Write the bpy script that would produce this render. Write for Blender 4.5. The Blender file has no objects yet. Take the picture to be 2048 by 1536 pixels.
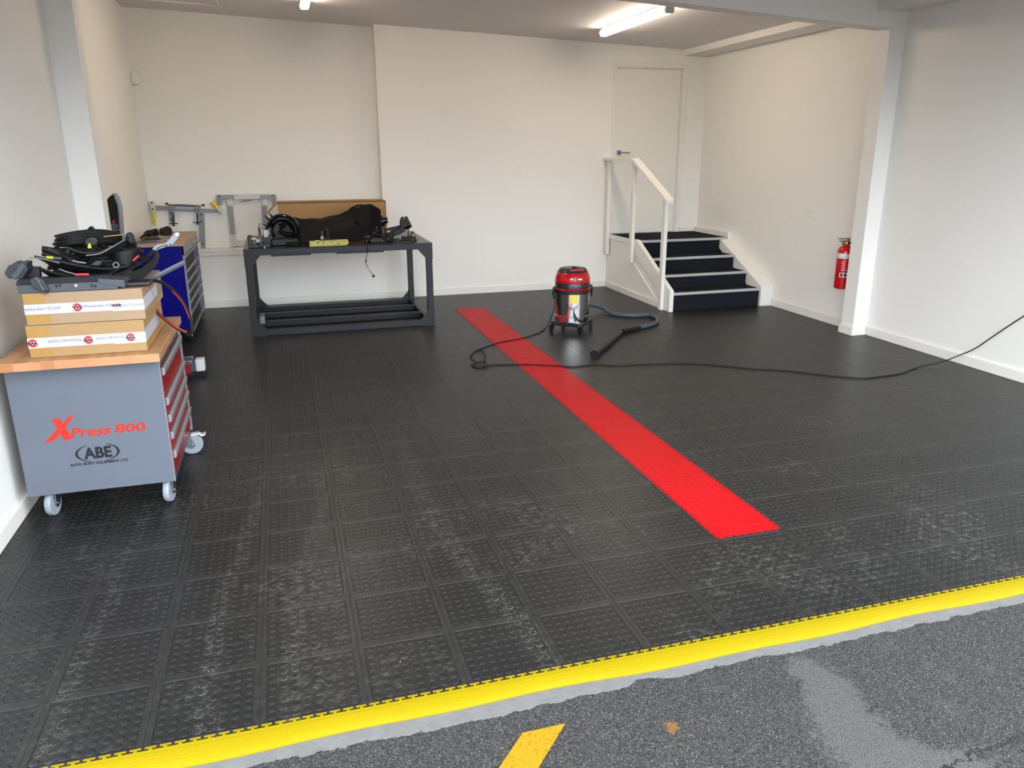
import bpy, math, random
from math import pi, sin, cos, radians
from mathutils import Vector, Matrix
R = random.Random(7)
D = bpy.data
COL = bpy.context.scene.collection
SC = bpy.context.scene
S = 0.335                                   # side of one floor tile, metres

# ------------------------------------------------------------------ camera, world, exposure
CAM = Vector((-1.81037, -2.79890, 1.71548)); FPX = 1537.15
ROT = Matrix.Rotation(radians(-16.37927), 3, 'Z') @ Matrix.Rotation(radians(73.19813), 3, 'X') @ Matrix.Rotation(radians(-0.252), 3, 'Z')
cd = D.cameras.new('camera'); cam = D.objects.new('camera', cd); COL.objects.link(cam)
cam.matrix_world = Matrix.Translation(CAM) @ ROT.to_4x4()
cd.sensor_width = 36; cd.lens = 36 * FPX / 2048; cd.clip_start = 0.05; cd.clip_end = 200
SC.camera = cam
SC.view_settings.view_transform = 'Standard'; SC.view_settings.look = 'None'
SC.view_settings.gamma = 1; SC.view_settings.exposure = 2.68
w = D.worlds.new('sky'); SC.world = w; w.use_nodes = True
wn = w.node_tree; wn.nodes.clear()
wo = wn.nodes.new('ShaderNodeOutputWorld'); wb = wn.nodes.new('ShaderNodeBackground')
wt = wn.nodes.new('ShaderNodeTexCoord'); wsx = wn.nodes.new('ShaderNodeSeparateXYZ'); wr = wn.nodes.new('ShaderNodeValToRGB')
wn.links.new(wt.outputs['Generated'], wsx.inputs[0]); wn.links.new(wsx.outputs['Z'], wr.inputs[0])
cr_ = wr.color_ramp; sky = ((0.0, .42), (.06, .70), (.15, 1.30), (.50, 1.05), (1.0, .72))
while len(cr_.elements) < len(sky): cr_.elements.new(.5)
for e_, (ps, v_) in zip(cr_.elements, sky): e_.position = ps; e_.color = (.86 * v_, .925 * v_, 1.0 * v_, 1)
wn.links.new(wr.outputs[0], wb.inputs['Color']); wb.inputs['Strength'].default_value = 1.18
wn.links.new(wb.outputs[0], wo.inputs[0])

# ------------------------------------------------------------------ measuring: photo pixel -> point on a known plane
def ray(px, py):
    return ROT @ Vector(((px - 1024) / FPX, -(py - 768) / FPX, -1))
def aty(px, py, y):
    d = ray(px, py); return CAM + d * ((y - CAM.y) / d.y)
def atz(px, py, z=0.0):
    d = ray(px, py); return CAM + d * ((z - CAM.z) / d.z)
def atx(px, py, x):
    d = ray(px, py); return CAM + d * ((x - CAM.x) / d.x)

def outl(pts, y): return [(aty(a_, b_, y).x, aty(a_, b_, y).z) for a_, b_ in pts]

# ------------------------------------------------------------------ materials
MATS = {}
class NT:
    def __init__(s, m): s.t = m.node_tree; s.n = s.t.nodes; s.l = s.t.links
    def new(s, k): return s.n.new(k)
    def put(s, sock, v):
        if isinstance(v, (int, float, tuple)): sock.default_value = v
        else: s.l.new(v, sock)
    def m(s, op, a, b=None, c=None):
        n = s.n.new('ShaderNodeMath'); n.operation = op; s.put(n.inputs[0], a)
        if b is not None: s.put(n.inputs[1], b)
        if c is not None: s.put(n.inputs[2], c)
        return n.outputs[0]
    def sstep(s, x, a, b, lo=0.0, hi=1.0):
        n = s.n.new('ShaderNodeMapRange'); n.interpolation_type = 'SMOOTHSTEP'
        s.put(n.inputs[0], x); n.inputs[1].default_value = a; n.inputs[2].default_value = b
        n.inputs[3].default_value = lo; n.inputs[4].default_value = hi; return n.outputs[0]
    def noise(s, vec, scale, detail=3, rough=.55):
        n = s.n.new('ShaderNodeTexNoise'); n.inputs['Scale'].default_value = scale; n.inputs['Detail'].default_value = detail
        n.inputs['Roughness'].default_value = rough
        if vec is not None: s.l.new(vec, n.inputs['Vector'])
        return n.outputs['Fac']
    def mix(s, f, a, b):
        n = s.n.new('ShaderNodeMix'); n.data_type = 'RGBA'; s.put(n.inputs[0], f)
        s.put(n.inputs[6], a if not isinstance(a, tuple) else (*a, 1)[:4]); s.put(n.inputs[7], b if not isinstance(b, tuple) else (*b, 1)[:4])
        return n.outputs[2]
    def bump(s, h, dist, strength=1.0):
        n = s.n.new('ShaderNodeBump'); n.inputs['Distance'].default_value = dist; n.inputs['Strength'].default_value = strength
        s.l.new(h, n.inputs['Height']); return n.outputs[0]
def base(name, col, rough=.5, metal=0.0, spec=.5):
    m = D.materials.new(name); m.use_nodes = True; b = m.node_tree.nodes['Principled BSDF']
    b.inputs['Base Color'].default_value = (*col, 1); b.inputs['Roughness'].default_value = rough
    b.inputs['Metallic'].default_value = metal; b.inputs['Specular IOR Level'].default_value = spec
    return m, NT(m), b
def mat(name, col, rough=.5, metal=0.0, spec=.5, var=.06, scale=30, bump=0.0, bscale=200):
    """plain material with slight procedural variation of colour"""
    if name in MATS: return MATS[name]
    m, t, b = base(name, col, rough, metal, spec)
    tc = t.new('ShaderNodeTexCoord').outputs['Object']
    f = t.noise(tc, scale)
    dark = tuple(c * (1 - var * 2) for c in col); lite = tuple(min(1, c * (1 + var)) for c in col)
    t.l.new(t.mix(f, dark, lite), b.inputs['Base Color'])
    if bump: t.l.new(t.bump(t.noise(tc, bscale, 2), bump), b.inputs['Normal'])
    MATS[name] = m; return m

def floor_material(name, col, dust, red=False):
    m, t, b = base(name, col, .5, 0, .33 if not red else .12)
    geo = t.new('ShaderNodeNewGeometry').outputs['Position']
    sx = t.new('ShaderNodeSeparateXYZ'); t.l.new(geo, sx.inputs[0]); X, Y = sx.outputs[0], sx.outputs[1]
    U = t.m('DIVIDE', X, S); V = t.m('DIVIDE', Y, S)
    fu = t.m('FRACT', U); fv = t.m('FRACT', V)
    if not red:
        q = []
        for f in (fu, fv): q.append(t.m('SUBTRACT', t.m('ABSOLUTE', t.m('SUBTRACT', f, .5)), .405))
        l = t.m('SQRT', t.m('ADD', t.m('POWER', t.m('MAXIMUM', q[0], 0), 2), t.m('POWER', t.m('MAXIMUM', q[1], 0), 2)))
        d = t.m('SUBTRACT', t.m('ADD', l, t.m('MINIMUM', t.m('MAXIMUM', q[0], q[1]), 0)), .04)
        panel = t.m('SUBTRACT', 1.0, t.m('MULTIPLY', t.m('ADD', t.m('MINIMUM', t.m('MAXIMUM', d, -.009), 0.0), .009), 111.1))
    cu, cv = [t.m('SUBTRACT', t.m('FRACT', t.m('DIVIDE', t.m('SUBTRACT', f, .055), .11125)), .5) for f in (fu, fv)]
    r = t.m('SQRT', t.m('ADD', t.m('MULTIPLY', cu, cu), t.m('MULTIPLY', cv, cv)))
    stud = t.m('SUBTRACT', 1.0, t.m('MULTIPLY', t.m('SUBTRACT', t.m('MINIMUM', t.m('MAXIMUM', r, .27), .345), .27), 13.33))
    if red:
        edge = t.m('MAXIMUM', t.m('ABSOLUTE', t.m('SUBTRACT', fv, .5)), 0)
        seam = t.sstep(edge, .485, .497, 0, 1)
        h = t.m('SUBTRACT', t.m('MULTIPLY', stud, .7), seam)
    else:
        seam = t.sstep(t.m('ABSOLUTE', t.m('SUBTRACT', fu, .5)), .490, .496, 0, 1)
        h = t.m('MAXIMUM', t.m('SUBTRACT', 1.0, panel), stud)
        h = t.m('SUBTRACT', h, t.m('MULTIPLY', seam, .6))
    t.l.new(t.bump(h, .0060 if not red else .003), b.inputs['Normal'])
    # dust, tyre scuffs, and stud-rim highlights painted into the colour
    n1 = t.noise(geo, 1.3, 5, .65); n2 = t.noise(geo, 28, 4, .7); n3 = t.noise(geo, 140, 2)
    du = t.m('MULTIPLY', t.sstep(n1, .42, .75), t.sstep(n2, .45, .8))
    du = t.m('MULTIPLY', du, .9)
    if not red:
        rim = t.m('MULTIPLY', t.sstep(r, .26, .31, 0, 1), t.sstep(r, .33, .42, 1, 0))
        rim_glint = t.m('MULTIPLY', t.sstep(n1, .50, .62), t.m('MULTIPLY', rim, t.sstep(n2, .42, .62)))  # paler patches on near stud rims, painted to strengthen their bright crescents
        rim_glint = t.m('MULTIPLY', rim_glint, t.sstep(Y, 1.2, 3.0, 1, 0))
        wob = t.m('MULTIPLY', t.m('SUBTRACT', n1, .5), .25)
        tr = None
        for (x0, k, k2, wd) in ((-2.17, .05, .06, .035), (-1.86, .10, .03, .04), (-1.15, -.12, .05, .05), (-2.62, .02, .03, .03)):
            cx = t.m('ADD', t.m('ADD', x0, t.m('MULTIPLY', Y, k)), t.m('MULTIPLY', t.m('MULTIPLY', Y, Y), k2))
            dd = t.m('ABSOLUTE', t.m('SUBTRACT', t.m('ADD', X, wob), cx))
            a = t.m('MULTIPLY', t.sstep(dd, wd * .3, wd * 1.6, 1, 0), t.sstep(Y, 1.2, 2.2, 1, 0))
            tr = a if tr is None else t.m('MAXIMUM', tr, a)
        tr = t.m('MULTIPLY', tr, t.m('ADD', t.m('MULTIPLY', rim, .8), t.m('MULTIPLY', t.sstep(n3, .5, .62), .45)))
        tr = t.m('MULTIPLY', tr, t.sstep(n2, .38, .62))
        fr = t.m('MULTIPLY', t.m('SUBTRACT', 1.0, panel), t.m('MULTIPLY', t.sstep(n2, .3, .7), .12))
        du = t.m('MAXIMUM', t.m('MAXIMUM', du, fr), t.m('MAXIMUM', t.m('MULTIPLY', rim_glint, .8), tr))
    spk = t.m('MULTIPLY', t.sstep(t.noise(geo, 75, 1), .76, .80), t.sstep(n1, .5, .6))
    c = t.mix(t.m('MULTIPLY', du, .55), col, dust); c = t.mix(t.m('MULTIPLY', spk, .5), c, (.5, .5, .48))
    t.l.new(c, b.inputs['Base Color'])
    t.l.new(t.m('ADD', t.m('MULTIPLY', n2, .12), t.m('ADD', .33 if not red else .42, t.m('MULTIPLY', du, .25))), b.inputs['Roughness'])
    MATS[name] = m; return m

def wall_material(name, col):
    m, t, b = base(name, col, .62, 0, .3)
    geo = t.new('ShaderNodeNewGeometry').outputs['Position']
    f = t.noise(geo, 1.1, 3)
    t.l.new(t.mix(f, tuple(c * .975 for c in col), col), b.inputs['Base Color'])
    t.l.new(t.bump(t.noise(geo, 260, 2), .0004), b.inputs['Normal'])
    MATS[name] = m; return m

def asphalt_material():
    m, t, b = base('asphalt', (.05, .05, .05), .85, 0, .4)
    geo = t.new('ShaderNodeNewGeometry').outputs['Position']
    sx = t.new('ShaderNodeSeparateXYZ'); t.l.new(geo, sx.inputs[0]); X, Y = sx.outputs[0], sx.outputs[1]
    v = t.new('ShaderNodeTexVoronoi'); v.inputs['Scale'].default_value = 235; t.l.new(geo, v.inputs['Vector'])
    vc = t.new('ShaderNodeSeparateColor'); t.l.new(v.outputs['Color'], vc.inputs[0])
    n1 = t.noise(geo, 5, 6, .7); n2 = t.noise(geo, 120, 3, .7); nb = t.noise(geo, 22, 6, .72)
    stone = t.m('MULTIPLY', t.m('POWER', vc.outputs[0], 2.2), t.sstep(v.outputs['Distance'], .30, .60, 1, 0))
    c = t.mix(t.sstep(n2, .35, .65), (.0085, .0082, .0078), (.038, .0365, .034))
    c = t.mix(t.m('MULTIPLY', stone, .9), c, (.135, .13, .12))
    white = t.m('MULTIPLY', t.m('GREATER_THAN', vc.outputs[1], .935), t.sstep(v.outputs['Distance'], .25, .45, 1, 0))
    c = t.mix(t.m('MULTIPLY', white, .8), c, (.34, .33, .31))
    # worn grey cement smear with an outline of its own
    blob = None
    for (cx, cy, rx, ry) in ((-.17, -.88, .085, .085), (-.15, -.98, .09, .09), (-.20, -1.06, .12, .10), (-.22, -1.17, .14, .11), (-.23, -1.30, .17, .13), (-.18, -1.46, .24, .16), (-.05, -1.40, .14, .08)):
        a = t.m('ADD', t.m('POWER', t.m('DIVIDE', t.m('SUBTRACT', X, cx), rx), 2), t.m('POWER', t.m('DIVIDE', t.m('SUBTRACT', Y, cy), ry), 2))
        a = t.m('EXPONENT', t.m('MULTIPLY', a, -1.6))
        blob = a if blob is None else t.m('ADD', blob, a)
    blob = t.m('ADD', blob, t.m('MULTIPLY', t.m('SUBTRACT', nb, .5), 2.0))
    bl = t.m('MULTIPLY', t.sstep(blob, .22, .75), t.sstep(n2, .25, .6, .55, 1))
    c = t.mix(t.m('MULTIPLY', bl, .80), c, (.086, .085, .083))
    haze = t.m('MULTIPLY', t.sstep(n1, .52, .72), t.sstep(X, -.05, .25))
    c = t.mix(t.m('MULTIPLY', haze, .5), c, (.085, .082, .076))
    # crack running to the right
    cy_ = t.m('ADD', -1.40, t.m('ADD', t.m('MULTIPLY', t.m('ADD', X, .1), .13), t.m('MULTIPLY', t.m('SUBTRACT', t.noise(geo, 16, 5, .7), .5), .13)))
    cr = t.m('MULTIPLY', t.sstep(t.m('ABSOLUTE', t.m('SUBTRACT', Y, cy_)), .002, .008, 1, 0), t.sstep(X, -.35, -.3))
    c = t.mix(cr, c, (.008, .008, .008))
    # rust-orange drip
    o = t.m('ADD', t.m('POWER', t.m('DIVIDE', t.m('ADD', X, .76), .022), 2), t.m('POWER', t.m('DIVIDE', t.m('ADD', Y, 1.01), .03), 2))
    o = t.m('ADD', o, t.m('MULTIPLY', t.m('SUBTRACT', t.noise(geo, 60, 3, .7), .5), 5))
    c = t.mix(t.m('MULTIPLY', t.sstep(o, .4, 1.1, 1, 0), .8), c, (.20, .085, .012))
    t.l.new(c, b.inputs['Base Color'])
    t.l.new(t.bump(t.m('ADD', t.m('MULTIPLY', v.outputs['Distance'], -1.0), t.m('MULTIPLY', n2, .6)), .004), b.inputs['Normal'])
    MATS['asphalt'] = m; return m

def wood_material(name, a, c2, axis=1, sw=.028, seg=.34):
    m, t, b = base(name, a, .42, 0, .4)
    geo = t.new('ShaderNodeTexCoord').outputs['Object']
    sx = t.new('ShaderNodeSeparateXYZ'); t.l.new(geo, sx.inputs[0])
    A = sx.outputs[0 if axis == 1 else 1]; Bx = sx.outputs[axis]
    row = t.m('FLOOR', t.m('DIVIDE', A, sw))
    wn_ = t.new('ShaderNodeTexWhiteNoise'); wn_.noise_dimensions = '2D'
    cb = t.new('ShaderNodeCombineXYZ'); t.l.new(row, cb.inputs[0])
    offs = t.m('MULTIPLY', t.m('FRACT', t.m('MULTIPLY', t.m('SINE', t.m('MULTIPLY', row, 12.9898)), 43.7)), 1.0)
    t.l.new(t.m('FLOOR', t.m('ADD', t.m('DIVIDE', Bx, seg), offs)), cb.inputs[1]); t.l.new(cb.outputs[0], wn_.inputs['Vector'])
    mp = t.new('ShaderNodeMapping'); t.l.new(geo, mp.inputs[0]); mp.inputs['Scale'].default_value = (60, 4, 60) if axis == 1 else (4, 60, 60)
    g = t.noise(mp.outputs[0], 2.5, 4)
    c = t.mix(t.m('ADD', t.m('MULTIPLY', wn_.outputs['Value'], .65), t.m('MULTIPLY', g, .35)), a, c2)
    t.l.new(c, b.inputs['Base Color']); MATS[name] = m; return m

def carpet_material():
    m, t, b = base('carpet', (.02, .022, .03), .95, 0, .1)
    geo = t.new('ShaderNodeTexCoord').outputs['Object']
    n = t.noise(geo, 350, 2, .8)
    t.l.new(t.mix(t.sstep(n, .35, .7), (.005, .0055, .008), (.026, .028, .037)), b.inputs['Base Color'])
    t.l.new(t.bump(n, .003), b.inputs['Normal']); MATS['carpet'] = m; return m

def cardboard_material(name, col):
    m, t, b = base(name, col, .8, 0, .2)
    geo = t.new('ShaderNodeTexCoord').outputs['Object']
    mp = t.new('ShaderNodeMapping'); t.l.new(geo, mp.inputs[0]); mp.inputs['Scale'].default_value = (1, 1, 40)
    f = t.noise(mp.outputs[0], 6, 3)
    t.l.new(t.mix(f, tuple(c * .90 for c in col), tuple(c * 1.05 for c in col)), b.inputs['Base Color'])
    MATS[name] = m; return m

def speckle_material(name, a, b2, scale):
    m, t, b = base(name, a, .9, 0, .2)
    geo = t.new('ShaderNodeTexCoord').outputs['Object']
    t.l.new(t.mix(t.sstep(t.noise(geo, scale, 1), .60, .66), a, b2), b.inputs['Base Color']); MATS[name] = m; return m

def emit(name, col, strength):
    m = D.materials.new(name); m.use_nodes = True; nt = m.node_tree; nt.nodes.clear()
    o = nt.nodes.new('ShaderNodeOutputMaterial'); e = nt.nodes.new('ShaderNodeEmission')
    e.inputs[0].default_value = (*col, 1); e.inputs[1].default_value = strength; nt.links.new(e.outputs[0], o.inputs[0]); MATS[name] = m; return m

M_WALL = wall_material('wall_paint', (.82, .80, .755))
M_TRIM = mat('trim_paint', (.78, .755, .69), .38, var=.015)
M_CEIL = wall_material('ceiling_paint', (.72, .675, .665))
M_FLOOR = floor_material('black_studded_rubber', (.012, .012, .0115), (.20, .19, .17))
M_RED = floor_material('red_studded_rubber', (.46, .003, .006), (.50, .05, .045), True)
M_ASPH = asphalt_material()
M_YEL = mat('yellow_rubber', (.255, .188, .0), .6, spec=.12, var=.03, scale=8)
M_CONC = mat('concrete', (.135, .132, .125), .9, var=.14, scale=18, bump=.002, bscale=60)
M_PAINT = speckle_material('road_paint', (.34, .175, .004), (.17, .10, .01), 130)
M_CARPET = carpet_material()
M_NOSE = mat('nosing_grey', (.40, .40, .395), .5, var=.03)
M_BLK = mat('black_plastic', (.006, .006, .0065), .42, spec=.35, bump=.0006, bscale=120)
M_PANEL = mat('satin_black_trim', (.003, .003, .003), .55, spec=.10)
M_BAND = mat('dark_slate_plastic', (.012, .014, .017), .35)
M_BLKG = mat('gloss_black', (.006, .006, .007), .12)
M_RUB = mat('rubber_seal', (.016, .0155, .014), .45, var=.2, scale=14)
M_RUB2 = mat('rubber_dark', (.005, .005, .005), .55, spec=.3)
M_GREYP = mat('grey_plastic', (.030, .034, .040), .5, var=.1)
M_GREYL = mat('grey_trim_face', (.062, .072, .086), .42, var=.08)
M_STEELB = mat('black_steel_paint', (.0095, .0108, .014), .40, spec=.35, var=.12, scale=6)
M_STEELT = mat('table_top_steel', (.020, .018, .016), .30, var=.3, scale=5)
M_SILV = mat('zinc_metal', (.27, .29, .32), .36, 1.0, var=.08)
M_ALU = mat('aluminium', (.24, .24, .24), .45, .4, var=.06)
M_CREAM = mat('cream_plate', (.56, .55, .50), .45, var=.03)
M_CHROME = mat('stainless', (.72, .72, .73), .07, 1.0, var=.01)
M_GREY = mat('cabinet_grey', (.110, .126, .158), .38, var=.03, scale=4)
M_DGREY = mat('cabinet_slate', (.055, .060, .070), .4, var=.05)
M_LGREY = mat('drawer_handle_grey', (.26, .27, .29), .35, .3, var=.04)
M_DRED = mat('drawer_red', (.26, .004, .006), .3, var=.08, scale=6)
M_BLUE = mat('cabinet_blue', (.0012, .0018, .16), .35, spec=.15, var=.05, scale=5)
M_WOOD = wood_material('butcher_block', (.36, .17, .065), (.50, .28, .13), 1)
M_WOODE = wood_material('butcher_block_end', (.36, .14, .05), (.56, .28, .14), 0, .6, .055)
M_PLY = mat('beech_ply', (.40, .26, .135), .5, var=.08, scale=12)
M_CARD = cardboard_material('cardboard_pale', (.37, .235, .112))
M_CARD2 = cardboard_material('cardboard_upper', (.355, .245, .155))
M_CARDB = cardboard_material('cardboard_brown', (.34, .20, .085))
M_TAPEB = mat('brown_tape', (.38, .215, .055), .3)
M_TAPEW = mat('white_tape', (.52, .52, .57), .35, var=.03)
M_LOGO = mat('logo_red', (.50, .025, .035), .4)
M_INK = mat('grey_ink', (.20, .20, .23), .5)
M_INKB = mat('black_ink', (.006, .006, .008), .4)
M_INKR = mat('bright_red_ink', (.60, .018, .006), .4)
M_PINK = mat('faint_pink_ink', (.72, .40, .45), .5)
M_REDP = mat('glossy_red', (.48, .004, .007), .18, var=.03)
M_TYRE = mat('grey_tyre', (.26, .29, .33), .45, var=.03)
M_WHITE = mat('white_plastic', (.62, .62, .60), .35, var=.02)
M_YELP = mat('yellow_plastic', (.75, .60, .01), .4, var=.05)
M_LIME = mat('lime_plastic', (.46, .50, .01), .4, var=.05)
M_HOSE = mat('grey_hose', (.050, .072, .090), .42, var=.06)
M_CORD = mat('black_cord', (.005, .005, .005), .55, spec=.25)
M_ORNG = mat('orange_red_stripe', (.42, .035, .015), .35)
M_BRASS = mat('brass', (.70, .48, .15), .3, .8)
M_SPONGE = speckle_material('yellow_chip_foam', (.50, .47, .15), (.05, .045, .02), 60)
M_LAMP = emit('lamp_diffuser', (1.0, .85, .65), 6.5)
M_GLASSR = mat('window_glow_white', (.85, .85, .85), .3)

# ------------------------------------------------------------------ mesh builder
class MB:
    def __init__(s): s.v = []; s.f = []
    def add(s, vs, fs):
        k = len(s.v); s.v += [tuple(v) for v in vs]; s.f += [tuple(i + k for i in f) for f in fs]; return s
    def box(s, a, b, mtx=None):
        x0, y0, z0 = a; x1, y1, z1 = b
        vs = [(x0, y0, z0), (x1, y0, z0), (x1, y1, z0), (x0, y1, z0), (x0, y0, z1), (x1, y0, z1), (x1, y1, z1), (x0, y1, z1)]
        if mtx: vs = [mtx @ Vector(v) for v in vs]
        return s.add(vs, [(0, 3, 2, 1), (4, 5, 6, 7), (0, 1, 5, 4), (1, 2, 6, 5), (2, 3, 7, 6), (3, 0, 4, 7)])
    def hexa(s, vs):
        return s.add(vs, [(0, 3, 2, 1), (4, 5, 6, 7), (0, 1, 5, 4), (1, 2, 6, 5), (2, 3, 7, 6), (3, 0, 4, 7)])
    def prism(s, pts, axis, a, b, mtx=None):
        """2D polygon extruded along axis between a and b"""
        def P(p, h):
            v = {'x': (h, p[0], p[1]), 'y': (p[0], h, p[1]), 'z': (p[0], p[1], h)}[axis]
            return mtx @ Vector(v) if mtx else v
        n = len(pts)
        return s.add([P(p, a) for p in pts] + [P(p, b) for p in pts],
                     [tuple(range(n))[::-1], tuple(range(n, 2 * n))] + [(i, (i + 1) % n, n + (i + 1) % n, n + i) for i in range(n)])
    def cyl(s, p, q, r, r2=None, n=20):
        p = Vector(p); q = Vector(q); r2 = r if r2 is None else r2
        d = (q - p).normalized(); u = d.orthogonal().normalized(); w_ = d.cross(u)
        ring = lambda c, rr: [c + (u * cos(2 * pi * i / n) + w_ * sin(2 * pi * i / n)) * rr for i in range(n)]
        return s.add(ring(p, r) + ring(q, r2), [tuple(range(n))[::-1], tuple(range(n, 2 * n))] + [(i, (i + 1) % n, n + (i + 1) % n, n + i) for i in range(n)])
    def lathe(s, prof, c, n=40):
        c = Vector(c); vs = []; fs = []; m = len(prof)
        for (r, z) in prof: vs += [c + Vector((r * cos(2 * pi * i / n), r * sin(2 * pi * i / n), z)) for i in range(n)]
        for j in range(m - 1): fs += [(j * n + i, j * n + (i + 1) % n, (j + 1) * n + (i + 1) % n, (j + 1) * n + i) for i in range(n)]
        fs += [tuple(range(n))[::-1], tuple(range((m - 1) * n, m * n))]
        return s.add(vs, fs)
    def tube(s, pts, r, n=8, ry=None, ripple=0, smooth=6, up=Vector((0, 0, 1))):
        P = crom([Vector(p) for p in pts], smooth) if smooth else [Vector(p) for p in pts]
        vs = []; fs = []; m = len(P)
        for j, p in enumerate(P):
            d = (P[min(j + 1, m - 1)] - P[max(j - 1, 0)]).normalized()
            a = d.cross(up)
            a = a.normalized() if a.length > 1e-3 else d.orthogonal().normalized()
            b = a.cross(d).normalized()
            rr = r(j / (m - 1)) if callable(r) else r
            if ripple and j % 2: rr *= 1 - ripple
            rb = rr * (ry / r) if (ry and not callable(r)) else rr
            vs += [p + a * (rr * cos(2 * pi * i / n)) + b * (rb * sin(2 * pi * i / n)) for i in range(n)]
        for j in range(m - 1): fs += [(j * n + i, j * n + (i + 1) % n, (j + 1) * n + (i + 1) % n, (j + 1) * n + i) for i in range(n)]
        fs += [tuple(range(n))[::-1], tuple(range((m - 1) * n, m * n))]
        return s.add(vs, fs)
    def sph(s, c, rx, ry=None, rz=None, n=16, m=10):
        ry = rx if ry is None else ry; rz = rx if rz is None else rz; c = Vector(c); vs = []; fs = []
        for j in range(m + 1):
            th = pi * j / m
            th = min(max(th, .02), pi - .02)
            vs += [c + Vector((rx * sin(th) * cos(2 * pi * i / n), ry * sin(th) * sin(2 * pi * i / n), -rz * cos(th))) for i in range(n)]
        for j in range(m): fs += [(j * n + i, j * n + (i + 1) % n, (j + 1) * n + (i + 1) % n, (j + 1) * n + i) for i in range(n)]
        fs += [tuple(range(n))[::-1], tuple(range(m * n, (m + 1) * n))]
        return s.add(vs, fs)
    def build(s, name, m, parent=None, smooth=False, bevel=0.0, solid=0.0, seg=2, ploc=None):
        me = D.meshes.new(name); me.from_pydata(s.v, [], s.f); me.update()
        me.materials.append(m)
        o = D.objects.new(name, me); COL.objects.link(o)
        if parent is not None:
            o.parent = parent; loc = Vector((0, 0, 0)); q = parent
            while q is not None: loc += q.location; q = q.parent
            # parents of meshes built in world space carry no offset of their own
            o.location = -WORLD_OFF.get(parent.name, Vector((0, 0, 0)))
            WORLD_OFF[o.name] = Vector((0, 0, 0))
        if solid:
            k = o.modifiers.new('solid', 'SOLIDIFY'); k.thickness = solid; k.offset = 0
        if bevel:
            k = o.modifiers.new('bevel', 'BEVEL'); k.width = bevel; k.segments = seg; k.limit_method = 'ANGLE'; k.angle_limit = radians(35)
        if smooth:
            for p in me.polygons: p.use_smooth = len(p.vertices) <= 4
            k = o.modifiers.new('es', 'EDGE_SPLIT'); k.split_angle = radians(38)
        return o
WORLD_OFF = {}
def crom(P, k):
    if len(P) < 3: return P
    out = []; Q = [P[0] * 2 - P[1]] + P + [P[-1] * 2 - P[-2]]
    for i in range(1, len(Q) - 2):
        a, b, c, d = Q[i - 1], Q[i], Q[i + 1], Q[i + 2]
        for j in range(k):
            t = j / k
            out.append(.5 * ((2 * b) + (c - a) * t + (2 * a - 5 * b + 4 * c - d) * t * t + (3 * b - 3 * c + d - a) * t ** 3))
    out.append(P[-1]); return out
def tag(o, label, cat, group=None, kind=None):
    if kind: o['kind'] = kind
    if label: o['label'] = label
    if cat: o['category'] = cat
    if group: o['group'] = group
    return o
def thing(name, label, cat, loc=(0, 0, 0), group=None):
    o = D.objects.new(name, None); COL.objects.link(o); o.location = loc; o.empty_display_size = .1
    WORLD_OFF[o.name] = Vector(loc)
    return tag(o, label, cat, group)
def struct(name, mb, m, label=None, **k):
    o = mb.build(name, m, None, **k); o['kind'] = 'structure'
    if label: o['label'] = label
    o['category'] = name.split('_')[0]
    return o
def copy_tree(o, parent=None, delta=None):
    c = o.copy(); COL.objects.link(c)
    if parent is not None: c.parent = parent
    if delta is not None: c.location = c.location + Vector(delta)
    for ch in [x for x in D.objects if x.parent == o]: copy_tree(ch, c)
    return c
def text(parent, name, s, x0, x1, z0, z1, y, m, flip=False, shear=0, offset=0, rot=None, label=None):
    cu = D.curves.new(name, 'FONT'); cu.body = s; cu.extrude = .0004; cu.offset = offset; cu.shear = shear; cu.resolution_u = 3
    cu.materials.append(m); o = D.objects.new(name, cu); COL.objects.link(o)
    bpy.context.view_layer.update()
    bb = [Vector(c) for c in o.bound_box]; bx0 = min(c.x for c in bb); bx1 = max(c.x for c in bb); by0 = min(c.y for c in bb); by1 = max(c.y for c in bb)
    sx = (x1 - x0) / (bx1 - bx0); sy = (z1 - z0) / (by1 - by0)
    L = Matrix.Translation((0, 0, 0))
    fit = Matrix.Translation(Vector((x0 - bx0 * sx, 0, z0 - by0 * sy))) @ Matrix.Rotation(pi / 2, 4, 'X') @ Matrix.Diagonal((sx, sy, 1, 1))
    if flip:
        c = Matrix.Translation(((x0 + x1) / 2, 0, (z0 + z1) / 2)); fit = c @ Matrix.Rotation(pi, 4, 'Y') @ c.inverted() @ fit
    w_ = Matrix.Translation((0, y, 0)) @ fit
    if rot is not None: w_ = rot @ w_
    o.parent = parent
    o.matrix_local = Matrix.Translation(-WORLD_OFF.get(parent.name, Vector((0, 0, 0)))) @ w_
    bpy.context.view_layer.update()
    me = D.meshes.new_from_object(o.evaluated_get(bpy.context.evaluated_depsgraph_get())); me.name = name
    o2 = D.objects.new(name, me); COL.objects.link(o2); o2.parent = parent; o2.matrix_local = o.matrix_local.copy()
    D.objects.remove(o); o = o2
    if label: o['label'] = label
    return o

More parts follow.
